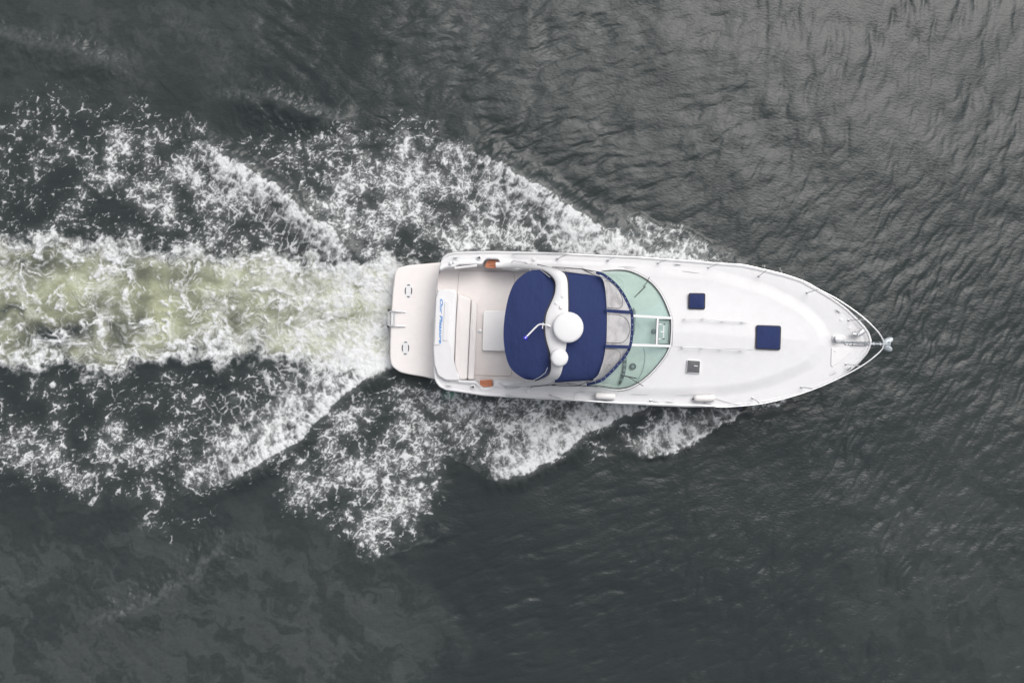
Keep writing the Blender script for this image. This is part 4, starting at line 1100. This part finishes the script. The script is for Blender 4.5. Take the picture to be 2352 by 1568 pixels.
for p in Z4((1185, 882), (1215, 884), (1250, 884)):
    lathe("roller_bolt", *p, [(.014, zb), (.014, zb + .03), (.008, zb + .035)], M['grey'], boat, 8)
for x in (1380, 1455, 1520):
    tube("roller", [(*p, zb + .025) for p in Z4((x, 860), (x + 1, 892))], .028, M['dull'], boat, 10)
sp = bpy.data.objects.new("search_light", None); link(sp, boat)
tube("lamp_body", [(*p, zb + .17) for p in Z4((1300, 795), (1318, 781), (1345, 758), (1356, 750))], [.06, .075, .08, .076], M['steel'], sp, 18)
lathe("lamp_stem", *Z4((1302, 790))[0], [(.06, zb - .02), (.03, zb + .02), (.03, zb + .13)], M['steel'], sp, 12)
tube("lamp_yoke", [(*p, zb + .15) for p in Z4((1255, 782), (1280, 786), (1310, 788))], [.045, .05, .04], M['dull'], sp, 12)
bar("bow_fairlead", *Z4((1205, 1132), (1243, 1103)), 2.4, 1.75, 1.75, .03, M['grey'], boat)

# ------------------------------------------------------------------ things that lie on the boat
anc = bpy.data.objects.new("anchor", None); link(anc); AO = Vector(plan(*Z4((1570, 880))[0], 1.55)); anc.location = AO
tag(anc, "galvanised plough anchor hanging off the bow roller at the tip of the yacht", "anchor")
def anchor_part(name, v, f, mat): return mesh_obj(name, v, f, mat, anc, True, AO)
def fluke(c, th, mir):
    v, f = [], []; N = 20
    for zi, (sc, dz_) in enumerate(((.9, -.03), (1.0, 0.0), (.8, .018), (.35, .03))):
        for k in range(N):
            a = 2 * math.pi * k / N
            r = 1 + .16 * math.cos(2 * a)
            x = 46 * math.cos(a) * r * sc; y = 33 * math.sin(a) * r * sc
            p = Z4((c[0] + x * math.cos(th) - y * math.sin(th), c[1] + x * math.sin(th) + y * math.cos(th)))[0]
            v.append(plan(*p, 1.52 + dz_ + .0009 * mir * y * 1.2))
    for r_ in range(3):
        for k in range(N): f.append((r_ * N + k, r_ * N + (k + 1) % N, (r_ + 1) * N + (k + 1) % N, (r_ + 1) * N + k))
    f.append(tuple(range(N))); f.append(tuple(3 * N + k for k in range(N)))
    return v, f
anchor_part("fluke", *fluke((1597, 845), -.38, 1), M['galv'])
anchor_part("fluke", *fluke((1590, 916), .42, -1), M['galv'])
v, f = tube_geo([plan(*p, z) for p, z in zip(Z4((1420, 876), (1520, 878), (1600, 882), (1615, 868)), (1.73, 1.72, 1.60, 1.56))], [.018, .02, .024, .012], 8)
anchor_part("shank", v, f, M['galv'])
v, f = tube_geo([plan(*p, 1.60) for p in Z4((1612, 850), (1618, 870), (1612, 905))], .012, 6)
anchor_part("crown_bar", v, f, M['galv'])
links = []
a_, b_ = np.array(Z4((1122, 854))[0]), np.array(Z4((1420, 875))[0])
for i in range(34):
    t = i / 33; p = a_ + (b_ - a_) * t; c = Vector(plan(*p, zb + .05 + .012 * math.sin(math.pi * t)))
    dx = Vector((1, -.07, 0)); sd = Vector((.07, 1, 0)) if i % 2 else Vector((0, 0, 1))
    links.append(tube_geo([c + dx * .036 * math.cos(q) + sd * .018 * math.sin(q) for q in np.linspace(0, 2 * math.pi, 8, endpoint=False)], .0065, 4, True))
v, f = join(*links); ch = anchor_part("chain", v, f, M['galv']); ch['kind'] = 'stuff'

def fender(name, c0, c1, r, mat, label, rope_pts, knob=None, tail=None):
    mid_ = Vector(plan(*((np.array(c0) + np.array(c1)) / 2), 0)); z = min(dz_at(*c0), dz_at(*c1)) + r + .004
    root = bpy.data.objects.new(name, None); link(root); org = Vector((mid_.x, mid_.y, z)); root.location = org
    tag(root, label, "fender", "fenders lying on the side deck")
    prof = ((0, .25), (.02, .62), (.06, .88), (.12, 1), (.5, 1.0), (.88, 1), (.94, .88), (.98, .62), (1, .25))
    v, f = tube_geo([plan(*(np.array(c0) * (1 - t) + np.array(c1) * t), z) for t, _ in prof], [r * q for _, q in prof], 18)
    mesh_obj("body", v, f, mat, root, True, org)
    v, f = tube_geo([plan(*p, dz_at(*p) + .02 + (h if h else 0)) for p, h in rope_pts], .007, 6)
    mesh_obj("lanyard", v, f, M['rope'], root, True, org)
    if knob is not None:
        v, f = lathe_geo(*knob, [(.02, z - .02), (.026, z), (.012, z + .02)], 10); mesh_obj("valve", v, f, M['dark'], root, True, org)
    if tail is not None:
        v, f = tube_geo([plan(*p, h) for p, h in tail], .014, 6); mesh_obj("rope_end", v, f, M['bluerope'], root, True, org)
    return root
fender("fender", Z3((104, 1434))[0], Z3((304, 1446))[0], .095, M['fender'], "white cylindrical fender lying on the starboard side deck beside the windscreen",
       [(p, 0) for p in Z3((104, 1436), (60, 1424), (0, 1400), (-50, 1396), (-90, 1420), (-98, 1470))])
fender("fender", Z3((1058, 1462))[0], Z3((1264, 1458))[0], .095, M['fender2'], "cream fender lying on the starboard side deck with its line led forward to the rail",
       [(p, 0) for p in Z3((1264, 1460), (1300, 1472), (1350, 1490), (1420, 1506))] + [(p, h) for p, h in zip(Z4((100, 1455), (170, 1470)), (.2, .5))], Z3((1050, 1464))[0],
       [(Z4((170, 1470))[0], 2.1), (Z4((173, 1482))[0], 1.9), (Z4((176, 1496))[0], 1.55), (Z4((170, 1505))[0], 1.3)])
